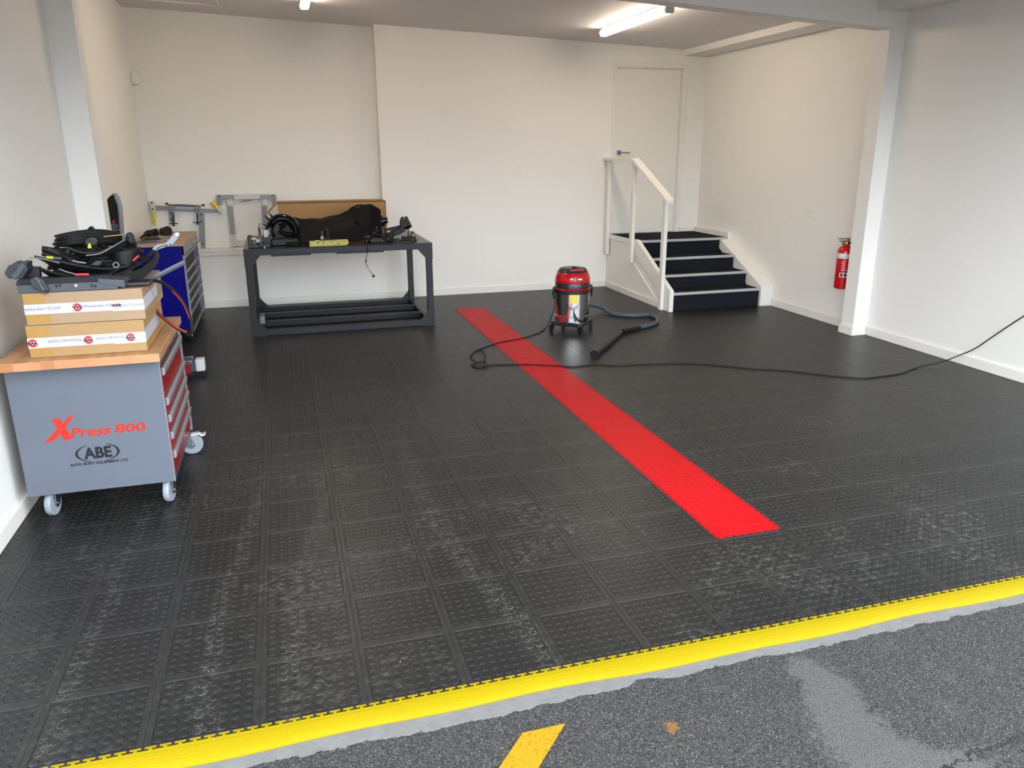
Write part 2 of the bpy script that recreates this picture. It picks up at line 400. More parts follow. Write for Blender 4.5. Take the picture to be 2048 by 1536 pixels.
# ------------------------------------------------------------------ the room
XL, XR, YB, YR, YF = -3.158, 3.555, 6.60, 6.80, -.67
YC0, YC1 = 3.235, 3.40          # the pillars and the beam between them
zc = lambda x: 3.06 - .0385 * x
struct('floor', MB().box((XL - .1, YF, -.06), (XR + .1, 6.9, 0)), M_FLOOR, 'black interlocking tiles with round studs')
def ceil_prism(y0, y1, name, x0=XL - .1, x1=XR + .1):
    return struct(name, MB().prism([(x0, zc(x0)), (x1, zc(x1)), (x1, zc(x1) + .15), (x0, zc(x0) + .15)], 'y', y0, y1), M_CEIL)
ceil_prism(YF + .1, 6.95, 'ceiling')
H = 3.45
XLR = -3.215
struct('wall_left', MB().box((XL - .25, YF, 0), (XL, YC1, H)).box((XL - .25, YC1, 0), (XLR, 6.95, H)), M_WALL)
struct('wall_right', MB().box((XR, YF, 0), (XR + .2, 6.95, H)), M_WALL)
DX0, DX1, DZ0, DZ1 = 2.315, 3.226, .686, 2.715
xs = -.635                                             # where the shallow recess ends
mb = MB(); mb.box((xs, YB, 0), (DX0, YB + .3, H)); mb.box((DX1, YB, 0), (XR, YB + .3, H)); mb.box((DX0, YB, DZ1), (DX1, YB + .3, H)); mb.box((DX0, YB, 0), (DX1, YB + .3, DZ0 - .02))
mb.box((DX0, YB + .07, DZ0 - .03), (DX1, YB + .3, DZ1))  # unseen block added behind the door to stop sky light leaking under it
mb.box((XLR, YB, 0), (xs, YB + .3, .64))
mb.box((XLR, YR, .64), (xs, YR + .12, H))
struct('wall_back', mb, M_WALL)
struct('trim_1', MB().box((XLR, YB - .018, .645), (xs + .004, YR, .668)).box((XLR, YB - .012, .600), (xs + .004, YB, .645)), M_TRIM, 'narrow ledge along the foot of the recess', bevel=.003)
struct('wall_front', MB().box((-8, YF - .05, 2.75), (8, YF + .12, 4.6)).box((-8, YF, 0), (XL - .2, YF + .12, 2.75)).box((XR + .2, YF, 0), (8, YF + .12, 2.75)), M_WALL)
# beam and pillars
zb = lambda x: 2.910 - .0537 * x
struct('trim_6', MB().hexa([(XL, YC0, zb(XL)), (XR, YC0, zb(XR)), (XR, YC1, zb(XR)), (XL, YC1, zb(XL)), (XL, YC0, H), (XR, YC0, H), (XR, YC1, H), (XL, YC1, H)]), M_WALL, 'white ceiling beam between the two pillars')
xpr = 3.393; xpl = -2.985
post_ = lambda a, b: MB().hexa([(a, YC0, 0), (b, YC0, 0), (b, YC1, 0), (a, YC1, 0), (a, YC0, zb(a)), (b, YC0, zb(b)), (b, YC1, zb(b)), (a, YC1, zb(a))])
struct('trim_7', post_(xpr, XR), M_WALL, 'square white pillar at the right wall')
struct('trim_8', post_(XL, xpl), M_WALL, 'square white pillar at the left wall')
struct('trim_2', MB().prism([(3.22, 2.865), (XR, 2.865), (XR, 3.1), (3.22, 3.1)], 'y', YC1, YB), M_WALL, 'boxed soffit above the right wall, rear bay')
struct('trim_3', MB().prism([(3.24, 2.86), (XR, 2.86), (XR, 3.1), (3.24, 3.1)], 'y', YF + .12, YC0), M_WALL, 'boxed soffit above the right wall, front bay')
# baseboards
def bboard(name, segs):
    mb = MB()
    for (a, b) in segs: mb.box((a[0], a[1], 0), (b[0], b[1], .085))
    return struct(name, mb, M_TRIM, bevel=.004)
bt = .016
bboard('baseboard_left', [((XL, YF, 0), (XL + bt, YC0, 0)), ((XLR, YC1, 0), (XLR + bt, YB, 0)), ((xpl, YC0 - bt, 0), (xpl + bt, YC1 + bt, 0)), ((XL + bt, YC0 - bt, 0), (xpl, YC0, 0))])
bboard('baseboard_right', [((XR - bt, YF, 0), (XR, YC0 - bt, 0)), ((XR - bt, YC1 + bt, 0), (XR, 4.80, 0)), ((xpr - bt, YC0 - bt, 0), (xpr, YC1 + bt, 0)), ((xpr, YC0 - bt, 0), (XR - bt, YC0, 0))])
bboard('baseboard_back', [((XLR + bt, YB - bt, 0), (2.24, YB, 0))])
# door
struct('trim_4', MB().box((DX0 - .045, YB - .016, DZ0 - .01), (DX0, YB, DZ1 + .05)).box((DX1, YB - .016, DZ0 - .01), (DX1 + .055, YB, DZ1 + .05)).box((DX0, YB - .016, DZ1), (DX1, YB, DZ1 + .05))
       .box((DX0, YB, DZ0), (DX0 + .012, YB + .05, DZ1)).box((DX1 - .012, YB, DZ0), (DX1, YB + .05, DZ1)).box((DX0, YB, DZ1 - .012), (DX1, YB + .05, DZ1)), M_TRIM, 'white door frame', bevel=.002)
door = struct('door_1', MB().box((DX0 + .014, YB + .018, DZ0 + .004), (DX1 - .014, YB + .055, DZ1 - .014)), M_TRIM, 'flush white door at the top of the steps', bevel=.002)
hx, hz = DX0 + .075, 1.70
hd = MB().box((hx - .028, YB + .010, hz - .028), (hx + .028, YB + .018, hz + .028)).cyl((hx, YB + .012, hz), (hx, YB - .045, hz), .010).box((hx - .008, YB - .055, hz - .009), (hx + .125, YB - .043, hz + .009))
hd.build('door_handle', M_SILV, door, bevel=.002)
# ceiling hatch
hp = [atz(300, 0, zc(-2.8)), atz(442, 11, zc(-2.2))]
hy1 = 6.22; hx1 = -2.22
hm = MB()
for (a, b, c, d) in ((-2.95, hy1 - .02, hx1, hy1), (-2.95, hy1 - .62, hx1, hy1 - .60), (hx1 - .02, hy1 - .6, hx1, hy1 - .02), (-2.95, hy1 - .6, -2.93, hy1 - .02)):
    hm.hexa([(a, b, zc(a) - .012), (c, b, zc(c) - .012), (c, d, zc(c) - .012), (a, d, zc(a) - .012), (a, b, zc(a)), (c, b, zc(c)), (c, d, zc(c)), (a, d, zc(a))])
struct('trim_5', hm, M_TRIM, 'thin frame of a ceiling access hatch')

# outside: asphalt, concrete lip
def strip_grid(name, m, y0f, y1f, z, x0, x1, n, kind='structure'):
    mb = MB()
    for i in range(n + 1):
        x = x0 + (x1 - x0) * i / n
        mb.v += [(x, y0f(x), z), (x, y1f(x), z), (x, y1f(x), z - .05), (x, y0f(x), z - .05)]
    for i in range(n):
        k = i * 4
        for a in range(4): mb.f.append((k + a, k + (a + 1) % 4, k + 4 + (a + 1) % 4, k + 4 + a))
    return struct(name, mb, m)
struct('ground', MB().box((-30, -30, -.20), (30, YF - .04, -.030)), M_ASPH, 'worn grey asphalt')
rr = random.Random(3)
knots = [rr.uniform(-1, 1) for _ in range(400)]
def ragged(x):
    def nz(t):
        i = math.floor(t); f = t - i; f = f * f * (3 - 2 * f); return knots[i % 400] * (1 - f) + knots[(i + 1) % 400] * f
    return .012 * nz(x * 3.1 + 50) + .008 * nz(x * 17) + .004 * nz(x * 55 + 9) + .002 * nz(x * 160)
g = strip_grid('kerb', M_CONC, lambda x: -.795 + ragged(x) - .02 * math.exp(-((x + .75) / .05) ** 2) * -1, lambda x: YF + .02, -.020, -7, 8, 2600)
g.name = 'kerb_edge'; g['label'] = 'pale concrete lip with a broken edge'
# painted line on the asphalt
pm = MB().prism([(-1.222, -.897), (-1.080, -.897), (-1.080 - .90, -1.86), (-1.222 - .90, -1.86)][::-1], 'z', -.0305, -.0275)
tag(pm.build('painted_line', M_PAINT), 'short slanted orange-yellow painted line on the asphalt', 'road marking')

# yellow ramp edging along the threshold, with its interlocking loops
yr = MB()
yo = lambda x: YF - .078 - .010 * sin(x * 2.6 + .8) * sin(x * 6.1 + 2) 
n = 420; x0, x1 = XL + .0, XR - .0
prof = [(0, .001), (.10, .0012), (.12, -.0012), (.14, .0012), (.28, .0010), (.30, -.0016), (.32, .0010), (.47, -.0008), (.49, -.004), (.51, -.0014), (.66, -.004), (.68, -.0075), (.70, -.005), (.86, -.010), (1.0, -.0165)]
for i in range(n + 1):
    x = x0 + (x1 - x0) * i / n; ya = YF - .004; yb_ = yo(x)
    for (t_, z_) in prof: yr.v.append((x, ya + (yb_ - ya) * t_, z_))
    yr.v.append((x, yb_, -.0198)); yr.v.append((x, ya, -.0198))
k = len(prof) + 2
for i in range(n):
    for a in range(k): yr.f.append((i * k + a, (i + 1) * k + a, (i + 1) * k + (a + 1) % k, i * k + (a + 1) % k))
yr.f += [tuple(range(k)), tuple(range(n * k, n * k + k))[::-1]]
ramp = thing('threshold_ramp', 'ribbed bright yellow rubber ramp along the garage threshold', 'ramp edging', (0, YF, 0))
yr.build('ramp_strip', M_YEL, ramp)
tb = MB(); p = S / 8; x = math.ceil(x0 / p) * p
while x < x1:
    tb.box((x + .005, YF + .004, -.002), (x + .037, YF + .0105, .0012)); tb.box((x + .016, YF - .005, -.002), (x + .026, YF + .005, .0012)); x += p
tb.build('interlocking_loops', M_YEL, ramp)
# red tile strip
red = thing('red_tile_strip', 'long narrow strip of red studded tiles set in the black floor', 'floor strip', (S / 2, 0, 0))
MB().box((.006, .006, -.01), (S - .006, 17 * S - .004, .0014)).build('strip_tiles', M_RED, red)
tb = MB()
for j in range(17 * 8):
    y = j * p
    tb.box((-.0045, y + .006, -.002), (.0025, y + .036, .0016)); tb.box((S - .0025, y + .006, -.002), (S + .0045, y + .036, .0016))
for j in range(8): tb.box((j * p + .006, -.0045, -.002), (j * p + .036, .0025, .0016))
tb.build('edge_loops', M_RED, red)

# ------------------------------------------------------------------ ceiling lights
def batten(name, label, cx, y0, y1):
    z = zc(cx); t = thing(name, label, 'ceiling light', (cx, (y0 + y1) / 2, z), 'batten lights on the ceiling')
    MB().box((cx - .035, y0, z - .030), (cx + .035, y1, z - .002)).build('housing', M_WHITE, t, bevel=.004)
    MB().prism([(cx - .038, z - .032), (cx - .042, z - .060), (cx - .030, z - .080), (cx + .030, z - .080), (cx + .042, z - .060), (cx + .038, z - .032)], 'y', y0 + .03, y1 - .03).build('diffuser', M_LAMP, t)
    for y in (y0, y1 - .03): MB().prism([(cx - .041, z - .030), (cx - .045, z - .060), (cx - .032, z - .083), (cx + .032, z - .083), (cx + .045, z - .060), (cx + .041, z - .030)], 'y', y, y + .03).build('end_cap', M_WHITE, t)
    return t
batten('batten_light', 'lit batten light on the ceiling above the vacuum cleaner', 1.72, 4.10, 5.66)
batten('batten_light', 'lit batten light seen end-on above the black table', -1.42, 4.0, 5.56)

# ------------------------------------------------------------------ stairs and handrail
XS0, XS1 = 2.30, 3.40
ny = [4.80, 5.09, 5.38, 5.72]; nz_ = [.205, .360, .515, .686]
st = thing('staircase', 'short flight of black carpeted steps up to the white door', 'stairs', (2.9, 5.7, 0))
zl = 0
for i in range(4):
    y1 = ny[i + 1] if i < 3 else YB
    MB().box((XS0 - .01, ny[i] + .025, 0 if i == 0 else zl), (XS1 + .01 if i < 3 else XR - .001, y1 + (.03 if i < 3 else 0), nz_[i] - .002)).build('step', M_CARPET, st, bevel=.006)
    MB().box((XS0 - .01, ny[i], nz_[i] - .026), (XS1 + .01 if i < 3 else XR - .05, ny[i] + .032, nz_[i] + .003)).build('nosing', M_NOSE, st, bevel=.003)
    zl = nz_[i] - .03
XO = 2.245
# solid side under the landing and under the flight
MB().prism([(4.90, 0), (YB - .001, 0), (YB - .001, .655), (5.70, .655), (4.90, .20)], 'x', XO + .008, XS0 - .012).build('side_panel', M_WALL, st)
MB().prism([(4.80, 0), (4.86, 0), (4.86, .195), (5.74, .665), (5.74, .595), (5.66, .625), (4.80, .235)][:0] or [(4.785, 0), (4.93, 0), (4.93, .12), (5.80, .585), (5.80, .70), (5.68, .70), (4.785, .235)], 'x', XO - .004, XS0 - .008).build('stringer', M_TRIM, st, bevel=.003)
MB().prism([(4.785, 0), (4.93, 0), (4.93, .12), (5.80, .585), (5.80, .665), (5.72, .665), (4.785, .225)], 'x', XS1 + .002, XR - .001).build('stringer', M_TRIM, st, bevel=.003)
MB().box((XR - .045, 5.74, .66), (XR - .002, YB - .001, .745)).build('landing_skirting', M_TRIM, st, bevel=.003)
MB().box((DX1 + .058, YB - .02, .688), (XR - .05, YB - .002, .745)).build('landing_skirting', M_TRIM, st, bevel=.003)
MB().box((XO - .006, 5.72, .640), (XO + .03, YB - .002, .690)).build('landing_edge', M_TRIM, st, bevel=.003)
MB().prism([(4.98, .02), (5.02, .02), (5.80, .42), (5.80, .445)], 'x', XO - .004, XO + .012).build('diagonal_batten', M_TRIM, st)
MB().box((XO - .008, 4.97, 0), (XO + .010, YB - .02, .075)).build('side_skirting', M_TRIM, st, bevel=.003)
hr = thing('handrail', 'white wooden handrail with three posts beside the carpeted steps', 'handrail', (XO - .03, 5.6, 0))
for (y, z0, z1) in ((6.52, .44, 1.60), (5.77, .43, 1.595), (4.945, 0.001, 1.20)):
    MB().box((XO - .048, y - .035, z0), (XO - .006, y + .035, z1)).build('post', M_TRIM, hr, bevel=.003)
ra = [(6.595, 1.60), (5.76, 1.605), (4.845, 1.195)]
MB().prism([(6.595, 1.60), (5.755, 1.60), (4.845, 1.175), (4.845, 1.220), (5.745, 1.640), (6.595, 1.640)], 'x', XO - .075, XO + .02).build('rail', M_TRIM, hr, bevel=.004)

# ------------------------------------------------------------------ small wall fittings
c = atx(1621, 425, XR)
sw = thing('wall_socket', 'white double switch plate on the right wall above the steps', 'switch', (XR, c.y, c.z))
MB().box((XR - .010, c.y - .058, c.z - .038), (XR + .001, c.y + .058, c.z + .038)).build('plate', M_TRIM, sw, bevel=.003)
for dy in (-.03, .03): MB().box((XR - .015, c.y + dy - .010, c.z + .004), (XR - .009, c.y + dy + .010, c.z + .024)).build('rocker', M_TRIM, sw, bevel=.002)
se = thing('motion_sensor', 'small white motion sensor high in the rear left corner', 'sensor', (-3.14, 6.77, 2.47))
c = aty(268, 156, 6.77)
MB().prism([(c.x - .045, YR), (c.x - .045, 6.755), (c.x - .02, 6.735), (c.x + .025, 6.735), (c.x + .045, 6.76), (c.x + .045, YR)], 'z', c.z - .065, c.z + .065).build('casing', M_TRIM, se, bevel=.012)
MB().box((c.x - .02, 6.730, c.z - .035), (c.x + .025, 6.737, c.z + .01)).build('lens', M_TRIM, se, bevel=.002)

# fire extinguisher hung on the right wall behind the pillar
ex, ey = 3.465, 3.545; ez = .405
fe = thing('fire_extinguisher', 'red fire extinguisher with a white band behind the right pillar', 'fire extinguisher', (ex, ey, ez))
MB().lathe([(.060, 0), (.072, .008), (.074, .02), (.074, .355), (.070, .385), (.050, .410), (.028, .422), (.028, .435)], (ex, ey, ez)).build('cylinder', M_REDP, fe, smooth=True)
MB().lathe([(.0745, .30), (.0750, .302), (.0750, .348), (.0745, .35)], (ex, ey, ez)).build('band', M_WHITE, fe, smooth=True)
lb = MB()
def patch(mb, c, r, a0, a1, z0, z1, n=10):
    vs = []
    for i in range(n + 1):
        a = a0 + (a1 - a0) * i / n
        for z in (z0, z1): vs.append((c[0] + r * cos(a), c[1] + r * sin(a), z))
    mb.add(vs, [(2 * i, 2 * i + 2, 2 * i + 3, 2 * i + 1) for i in range(n)]); return mb
patch(MB(), (ex, ey), .0752, radians(205), radians(262), ez + .120, ez + .165).build('label', M_WHITE, fe)
for (a, b, z0, z1) in ((212, 228, .125, .160), (236, 256, .127, .158)): patch(MB(), (ex, ey), .0756, radians(a), radians(b), ez + z0, ez + z1).build('pictogram', M_INKB, fe)
tm = MB()
for q in range(6): patch(tm, (ex, ey), .0754, radians(212 + (q % 2) * 4), radians(250 - (q * 7) % 15), ez + .185 + q * .017, ez + .192 + q * .017)
tm.build('printed_lines', M_PINK, fe)
MB().cyl((ex, ey, ez + .43), (ex, ey, ez + .462), .020).cyl((ex - .02, ey, ez + .448), (ex - .045, ey, ez + .44), .014).build('valve', M_BRASS, fe)
MB().box((ex - .085, ey - .010, ez + .462), (ex + .03, ey + .010, ez + .470)).box((ex - .10, ey - .010, ez + .485), (ex + .02, ey + .010, ez + .493)).box((ex + .005, ey - .009, ez + .46), (ex + .03, ey + .009, ez + .49)).build('lever', M_SILV, fe)
MB().tube([(ex + .01, ey - .02, ez + .45), (ex + .03, ey - .075, ez + .43), (ex + .03, ey - .092, ez + .3), (ex + .03, ey - .088, ez + .12)], .010).build('hose', M_CORD, fe, smooth=True)
MB().box((XR - .022, ey - .02, ez + .36), (XR + .001, ey + .02, ez + .47)).box((ex, ey - .006, ez + .44), (XR, ey + .006, ez + .452)).build('wall_bracket', M_SILV, fe)

# ------------------------------------------------------------------ black steel table
TX0, TX1, TY0, TY1, TZ = -2.175, -.375, 4.92, 6.22, .845
tt = thing('steel_table', 'black steel frame workbench with gusseted corners by the back wall', 'table', ((TX0 + TX1) / 2, (TY0 + TY1) / 2, 0))
W = .062
for (x, y) in ((TX0, TY0), (TX1 - W, TY0), (TX0, TY1 - W), (TX1 - W, TY1 - W)):
    MB().box((x, y, 0.0), (x + W, y + W, TZ - .003)).build('leg', M_STEELB, tt, bevel=.004)
for y in (TY0, TY1 - W):
    MB().box((TX0 + W, y, TZ - W), (TX1 - W, y + W, TZ - .003)).build('top_rail', M_STEELB, tt, bevel=.004)
    MB().box((TX0 + W, y, 0.0), (TX1 - W, y + W, .055)).build('bottom_rail', M_STEELB, tt, bevel=.004)
for x in (TX0, TX1 - W):
    MB().box((x, TY0 + W, TZ - W), (x + W, TY1 - W, TZ - .003)).build('side_rail', M_STEELB, tt, bevel=.004)
    MB().box((x, TY0 + W, 0.0), (x + W, TY1 - W, .055)).build('side_rail', M_STEELB, tt, bevel=.004)
for y in (5.34, 5.78):
    MB().box((TX0 + W, y, .003), (TX1 - W, y + .06, .058)).build('shelf_bar', M_STEELB, tt, bevel=.004)
gs = .145
for y0 in (TY0 - .004, TY1 - W + .02):
    for (xa, sx) in ((TX0, 1), (TX1, -1)):
        for (za, sz) in ((TZ, -1), (0, 1)):
            p_ = [(xa - sx * .003, za + (0 if sz < 0 else 0.0)), (xa + sx * gs, za), (xa + sx * gs, za + sz * .064), (xa + sx * (.064 + .01), za + sz * (gs)), (xa + sx * .064, za + sz * (gs + .02)), (xa - sx * .003, za + sz * (gs + .02))]
            MB().prism(p_, 'y', y0, y0 + .008).build('gusset', M_STEELB, tt)
MB().box((TX0 - .002, TY0 - .002, TZ - .003), (TX1 + .002, TY1, TZ)).build('tabletop', M_STEELT, tt, bevel=.001)
for (a, b) in ((-1.93, -1.56), (-1.32, -.86)): MB().box((a, TY0 + .004, TZ - W - .014), (b, TY0 + .05, TZ - W)).build('under_rail', M_STEELB, tt)
MB().box((TX0 + .075, 5.25, .062), (TX0 + .12, 5.45, .13)).box((TX0 + .062, 5.25, .055), (TX0 + .12, 5.45, .063)).build('end_bracket', M_ALU, tt, bevel=.002)

# things on the table
B0, B1 = -1.83, -.705
bx = thing('cardboard_box', 'long brown cardboard box at the back of the black table', 'box', ((B0 + B1) / 2, 5.95, TZ))
bm = MB(); by0, by1, bz1 = 5.80, 6.17, 1.215; th = .006
bm.box((B0, by0, TZ), (B1, by0 + th, bz1)).box((B0, by1 - th, TZ), (B1, by1, bz1)).box((B0, by0, TZ), (B1, by1, TZ + th)).box((B0, by0, bz1 - th), (B1, by1, bz1)).box((B1 - th, by0, TZ), (B1, by1, bz1))
bm.build('carton', M_CARDB, bx)
MB().hexa([(B0 - .10, by0 + .01, bz1 - .105), (B0, by0 + .01, bz1 - .006), (B0, by1 - .01, bz1 - .006), (B0 - .10, by1 - .01, bz1 - .105), (B0 - .105, by0 + .01, bz1 - .10), (B0 - .003, by0 + .01, bz1), (B0 - .003, by1 - .01, bz1), (B0 - .105, by1 - .01, bz1 - .10)]).build('flap', M_CARDB, bx)
MB().box((B0 - .001, by0 + .02, TZ + .01), (B0 + .006, by1 - .01, bz1 - .01)).build('white_lining', M_WHITE, bx)
MB().box((B1 - .13, by0 - .0012, bz1 - .11), (B1 - .075, by0, bz1 - .085)).build('clear_tape', M_TAPEW, bx)

# the large black trim panel: half-pipe surface swept along the table
tp = thing('dashboard_trim', 'large curved black plastic car trim lying on the table', 'car trim', (-1.3, 5.35, TZ))
topz = [(-1.88, 1.05), (-1.76, 1.09), (-1.62, 1.07), (-1.45, 1.075), (-1.30, 1.10), (-1.15, 1.15), (-1.02, 1.195), (-.93, 1.205), (-.86, 1.17), (-.80, 1.10)]
def lerp(tab, x):
    if x <= tab[0][0]: return tab[0][1]
    for (a, b), (c_, d) in zip(tab, tab[1:]):
        if x <= c_: f = (x - a) / (c_ - a); f = f * f * (3 - 2 * f) if False else f; return b + (d - b) * f
    return tab[-1][1]
gm = MB(); NX, NA = 44, 14
for i in range(NX + 1):
    x = -1.78 + .94 * i / NX; zt = lerp(topz, x) + .004 * sin(i * .7)
    for j in range(NA + 1):
        a = j / NA
        yy = 5.12 + .52 * a; s_ = sin(pi * min(a * .80, .5)) ** .75 if a < .62 else 1 - (a - .62) * .5
        zz = TZ + .012 + (zt - TZ - .012) * s_ - .02 * sin(a * 9 + i * .12) * (a < .55)
        gm.v.append((x + .05 * a, yy, zz))
for i in range(NX):
    for j in range(NA): k = i * (NA + 1) + j; gm.f.append((k, k + NA + 1, k + NA + 2, k + 1))
gm.build('panel', M_PANEL, tp, smooth=True, solid=.006)
MB().tube([(-1.78, 5.06, TZ + .03), (-1.5, 5.03, TZ + .045), (-1.2, 5.05, TZ + .035), (-.95, 5.08, TZ + .05)], .020, ry=.010).build('lower_lip', M_BLKG, tp, smooth=True)
hk = [aty(740, 410, 5.45), aty(752, 418, 5.43), aty(757, 427, 5.42), aty(754, 440, 5.42)]
MB().tube([aty(700, 418, 5.50), aty(722, 410, 5.46)] + hk[1:], .020, ry=.012).build('hooked_end', M_BLK, tp, smooth=True)
MB().tube([aty(712, 440, 5.2), aty(724, 452, 5.2), aty(733, 470, 5.18), aty(738, 486, 5.1)], .016, ry=.022).build('rib', M_PANEL, tp, smooth=True)

# left end: round wheel-arch style housing, glossy
ah = thing('round_air_duct', 'glossy black round duct housing at the left end of the table trim', 'car part', (-1.8, 5.2, TZ))
cc = aty(566, 462, 5.15)
def ring(c, r0, r1, a0, a1, r, ry_, n=26, dy=0):
    return [Vector((c.x + (r0 + (r1 - r0) * i / n) * cos(a0 + (a1 - a0) * i / n), c.y + dy, c.z + (r0 + (r1 - r0) * i / n) * sin(a0 + (a1 - a0) * i / n))) for i in range(n + 1)]
MB().tube(ring(cc, .15, .15, radians(-10), radians(170), 0, 0), .020, ry=.05, smooth=0, up=Vector((0, 1, 0))).build('arch', M_BLKG, ah, smooth=True)
MB().tube(ring(cc, .105, .10, radians(-50), radians(215), 0, 0, dy=.01), .014, ry=.04, smooth=0, up=Vector((0, 1, 0))).build('inner_ring', M_BLKG, ah, smooth=True)
MB().cyl(cc + Vector((0, .05, 0)), cc + Vector((0, .12, 0)), .13, .06, 28).build('bowl', M_BLKG, ah, smooth=True)
sp = MB()
for (px, py, qx, qy) in ((548, 452, 526, 450), (550, 440, 536, 424), (545, 446, 528, 430)):
    a = aty(px, py, 5.16); b = aty(qx, qy, 5.14); sp.tube([a, (a + b) / 2, b], lambda t_: .016 * (1 - t_) + .002, smooth=3)
sp.build('fin', M_BLKG, ah, smooth=True)
MB().tube([aty(*q_, 5.17) for q_ in ((550, 462), (556, 455), (566, 452), (572, 444), (580, 448), (586, 458))], .010, ry=.022).tube([aty(*q_, 5.16) for q_ in ((548, 452), (558, 460), (568, 468), (582, 470), (590, 480))], .009, ry=.02).build('vane', M_PANEL, ah, smooth=True)
MB().prism(outl([(546, 440), (556, 446), (560, 458), (552, 470), (544, 462)], 5.16), 'y', 5.15, 5.19).build('vane', M_BLK, ah, bevel=.004)
MB().box((cc.x - .12, 5.10, TZ), (cc.x + .14, 5.24, TZ + .07)).box((cc.x - .06, 5.12, TZ + .05), (cc.x + .09, 5.22, cc.z - .06)).build('foot', M_BLK, ah, bevel=.012)

def blob(name, label, cat, pts, m, y0, y1, bevel=.006, group=None):
    """a moulded piece: photo outline at depth y0, real thickness to y1"""
    P = [aty(px, py, y0) for (px, py) in pts]; P = [(p_.x, p_.z) for p_ in P]
    o = MB().prism(P, 'y', y0, y1).build(name, m, bevel=bevel); return tag(o, label, cat, group)
# latch pile on the left corner
lt = thing('door_latch', 'dark metal door latch with a bright catch on the table corner', 'car part', (-2.08, 5.05, TZ))
a = aty(503, 484, 5.02)
MB().box((-2.13, 5.0, TZ), (-1.93, 5.10, TZ + .035)).box((-2.13, 5.0, TZ + .03), (-2.09, 5.08, TZ + .12)).cyl((-2.02, 5.03, TZ), (-2.02, 5.03, TZ + .06), .035).build('body', M_RUB, lt, bevel=.006)
MB().box((-2.10, 4.985, TZ + .075), (-2.05, 5.04, TZ + .105), ).box((-2.06, 4.985, TZ + .05), (-2.02, 5.02, TZ + .09)).build('bright_catch', M_SILV, lt, bevel=.006)
MB().cyl((-1.985, 4.965, TZ), (-1.985, 4.965, TZ + .022), .012).build('pin', M_SILV, lt)
hn = thing('hinge_clamp', 'yellowed plastic clamp standing among black latch parts', 'car part', (-1.95, 5.2, TZ))
MB().box((-2.00, 5.16, TZ), (-1.90, 5.24, TZ + .10)).box((-2.03, 5.17, TZ + .10), (-2.01, 5.21, TZ + .18)).build('base', M_RUB, hn, bevel=.006)
MB().box((-1.985, 5.145, TZ + .085), (-1.945, 5.19, TZ + .155)).build('yellow_block', M_CREAM, hn, bevel=.006)
MB().prism([(-2.03, TZ + .18), (-1.90, TZ + .14), (-1.89, TZ + .16), (-2.02, TZ + .215)], 'y', 5.17, 5.24).build('grey_arm', M_ALU, hn, bevel=.004)
# chip-foam block
a = aty(612, 480, 5.10); b = aty(696, 490, 4.98)
fb = MB().box((-1.565, 4.955, TZ), (-1.195, 5.075, TZ + .048)).build('foam_block', M_SPONGE, bevel=.004)
tag(fb, 'flat yellow speckled foam block on the front edge of the table', 'foam block')
cp = thing('clip_bracket', 'small black clip bracket standing above the yellow foam block', 'car part', (-1.42, 5.06, TZ + .048))
MB().box((-1.455, 5.03, TZ + .048), (-1.365, 5.07, TZ + .066)).box((-1.45, 5.03, TZ + .06), (-1.425, 5.06, TZ + .14)).box((-1.39, 5.03, TZ + .06), (-1.375, 5.06, TZ + .16)).box((-1.425, 5.03, TZ + .148), (-1.36, 5.06, TZ + .16)).build('clip_body', M_BLK, cp, bevel=.004)
MB().cyl((-1.44, 5.025, TZ + .075), (-1.44, 5.06, TZ + .075), .016).build('bright_roller', M_ALU, cp)
# parts cluster to the right end of the trim
hl = thing('lamp_housing', 'glossy black bulb housing beside the bracket arm on the table', 'car part', (-.80, 5.4, TZ))
q = aty(768, 441, 5.40)
MB().cyl(q + Vector((-.09, 0, -.02)), q + Vector((.0, -.01, .0)), .062, .05, 20).cyl(q + Vector((0, -.01, 0)), q + Vector((.035, -.012, .004)), .035, .030, 16).build('barrel', M_BLKG, hl, smooth=True)
MB().box((q.x - .16, 5.34, TZ), (q.x - .04, 5.46, q.z - .04)).box((q.x - .20, 5.36, TZ), (q.x - .02, 5.42, TZ + .05)).build('mount', M_BLK, hl, bevel=.014)
cl = thing('wiring_plug_cluster', 'tangle of black plugs and brackets at the right end of the trim', 'car part', (-.88, 5.15, TZ))
cm = MB(); rq = random.Random(11)
for i in range(16):
    x = rq.uniform(-1.02, -.74); y = rq.uniform(5.08, 5.24); z = TZ + .012 + .11 * rq.random() * (1 - abs(x + .88) / .2)
    z = max(z, TZ + .014); sz = rq.uniform(.014, .032)
    cm.box((x - sz, y - sz * .8, max(TZ + .001, z - sz * .7)), (x + sz, y + sz * .8, z + sz * .7), None)
cm.box((-1.02, 5.10, TZ), (-.74, 5.22, TZ + .05))
cm.build('plugs', M_BLK, cl, bevel=.006)
for (x, y, z) in ((-.80, 5.07, .03), (-.985, 5.06, .06), (-.93, 5.065, .10), (-.86, 5.05, .02), (-.90, 5.06, .15)): MB().sph((x, y + .01, TZ + z), .008, n=8, m=6).build('bright_bolt', M_SILV, cl, smooth=True)
wr = MB()
for i in range(5):
    pts = [(-1.0 + .06 * i + rq.uniform(-.03, .03), 5.07, TZ + rq.uniform(.02, .18)) for _ in range(2)] + [(-.9 + .04 * i, 5.06, TZ + rq.uniform(.03, .1)), (-.80 + .02 * i, 5.05, TZ + .012)]
    wr.tube(pts, .006)
wr.build('wire', M_RUB2, cl, smooth=True)
br = thing('bracket_arm', 'dark brown plastic bracket arm angled up at the table end', 'car part', (-.62, 5.4, TZ))
M_BRN = mat('brown_black_plastic', (.014, .011, .010), .5, spec=.3)
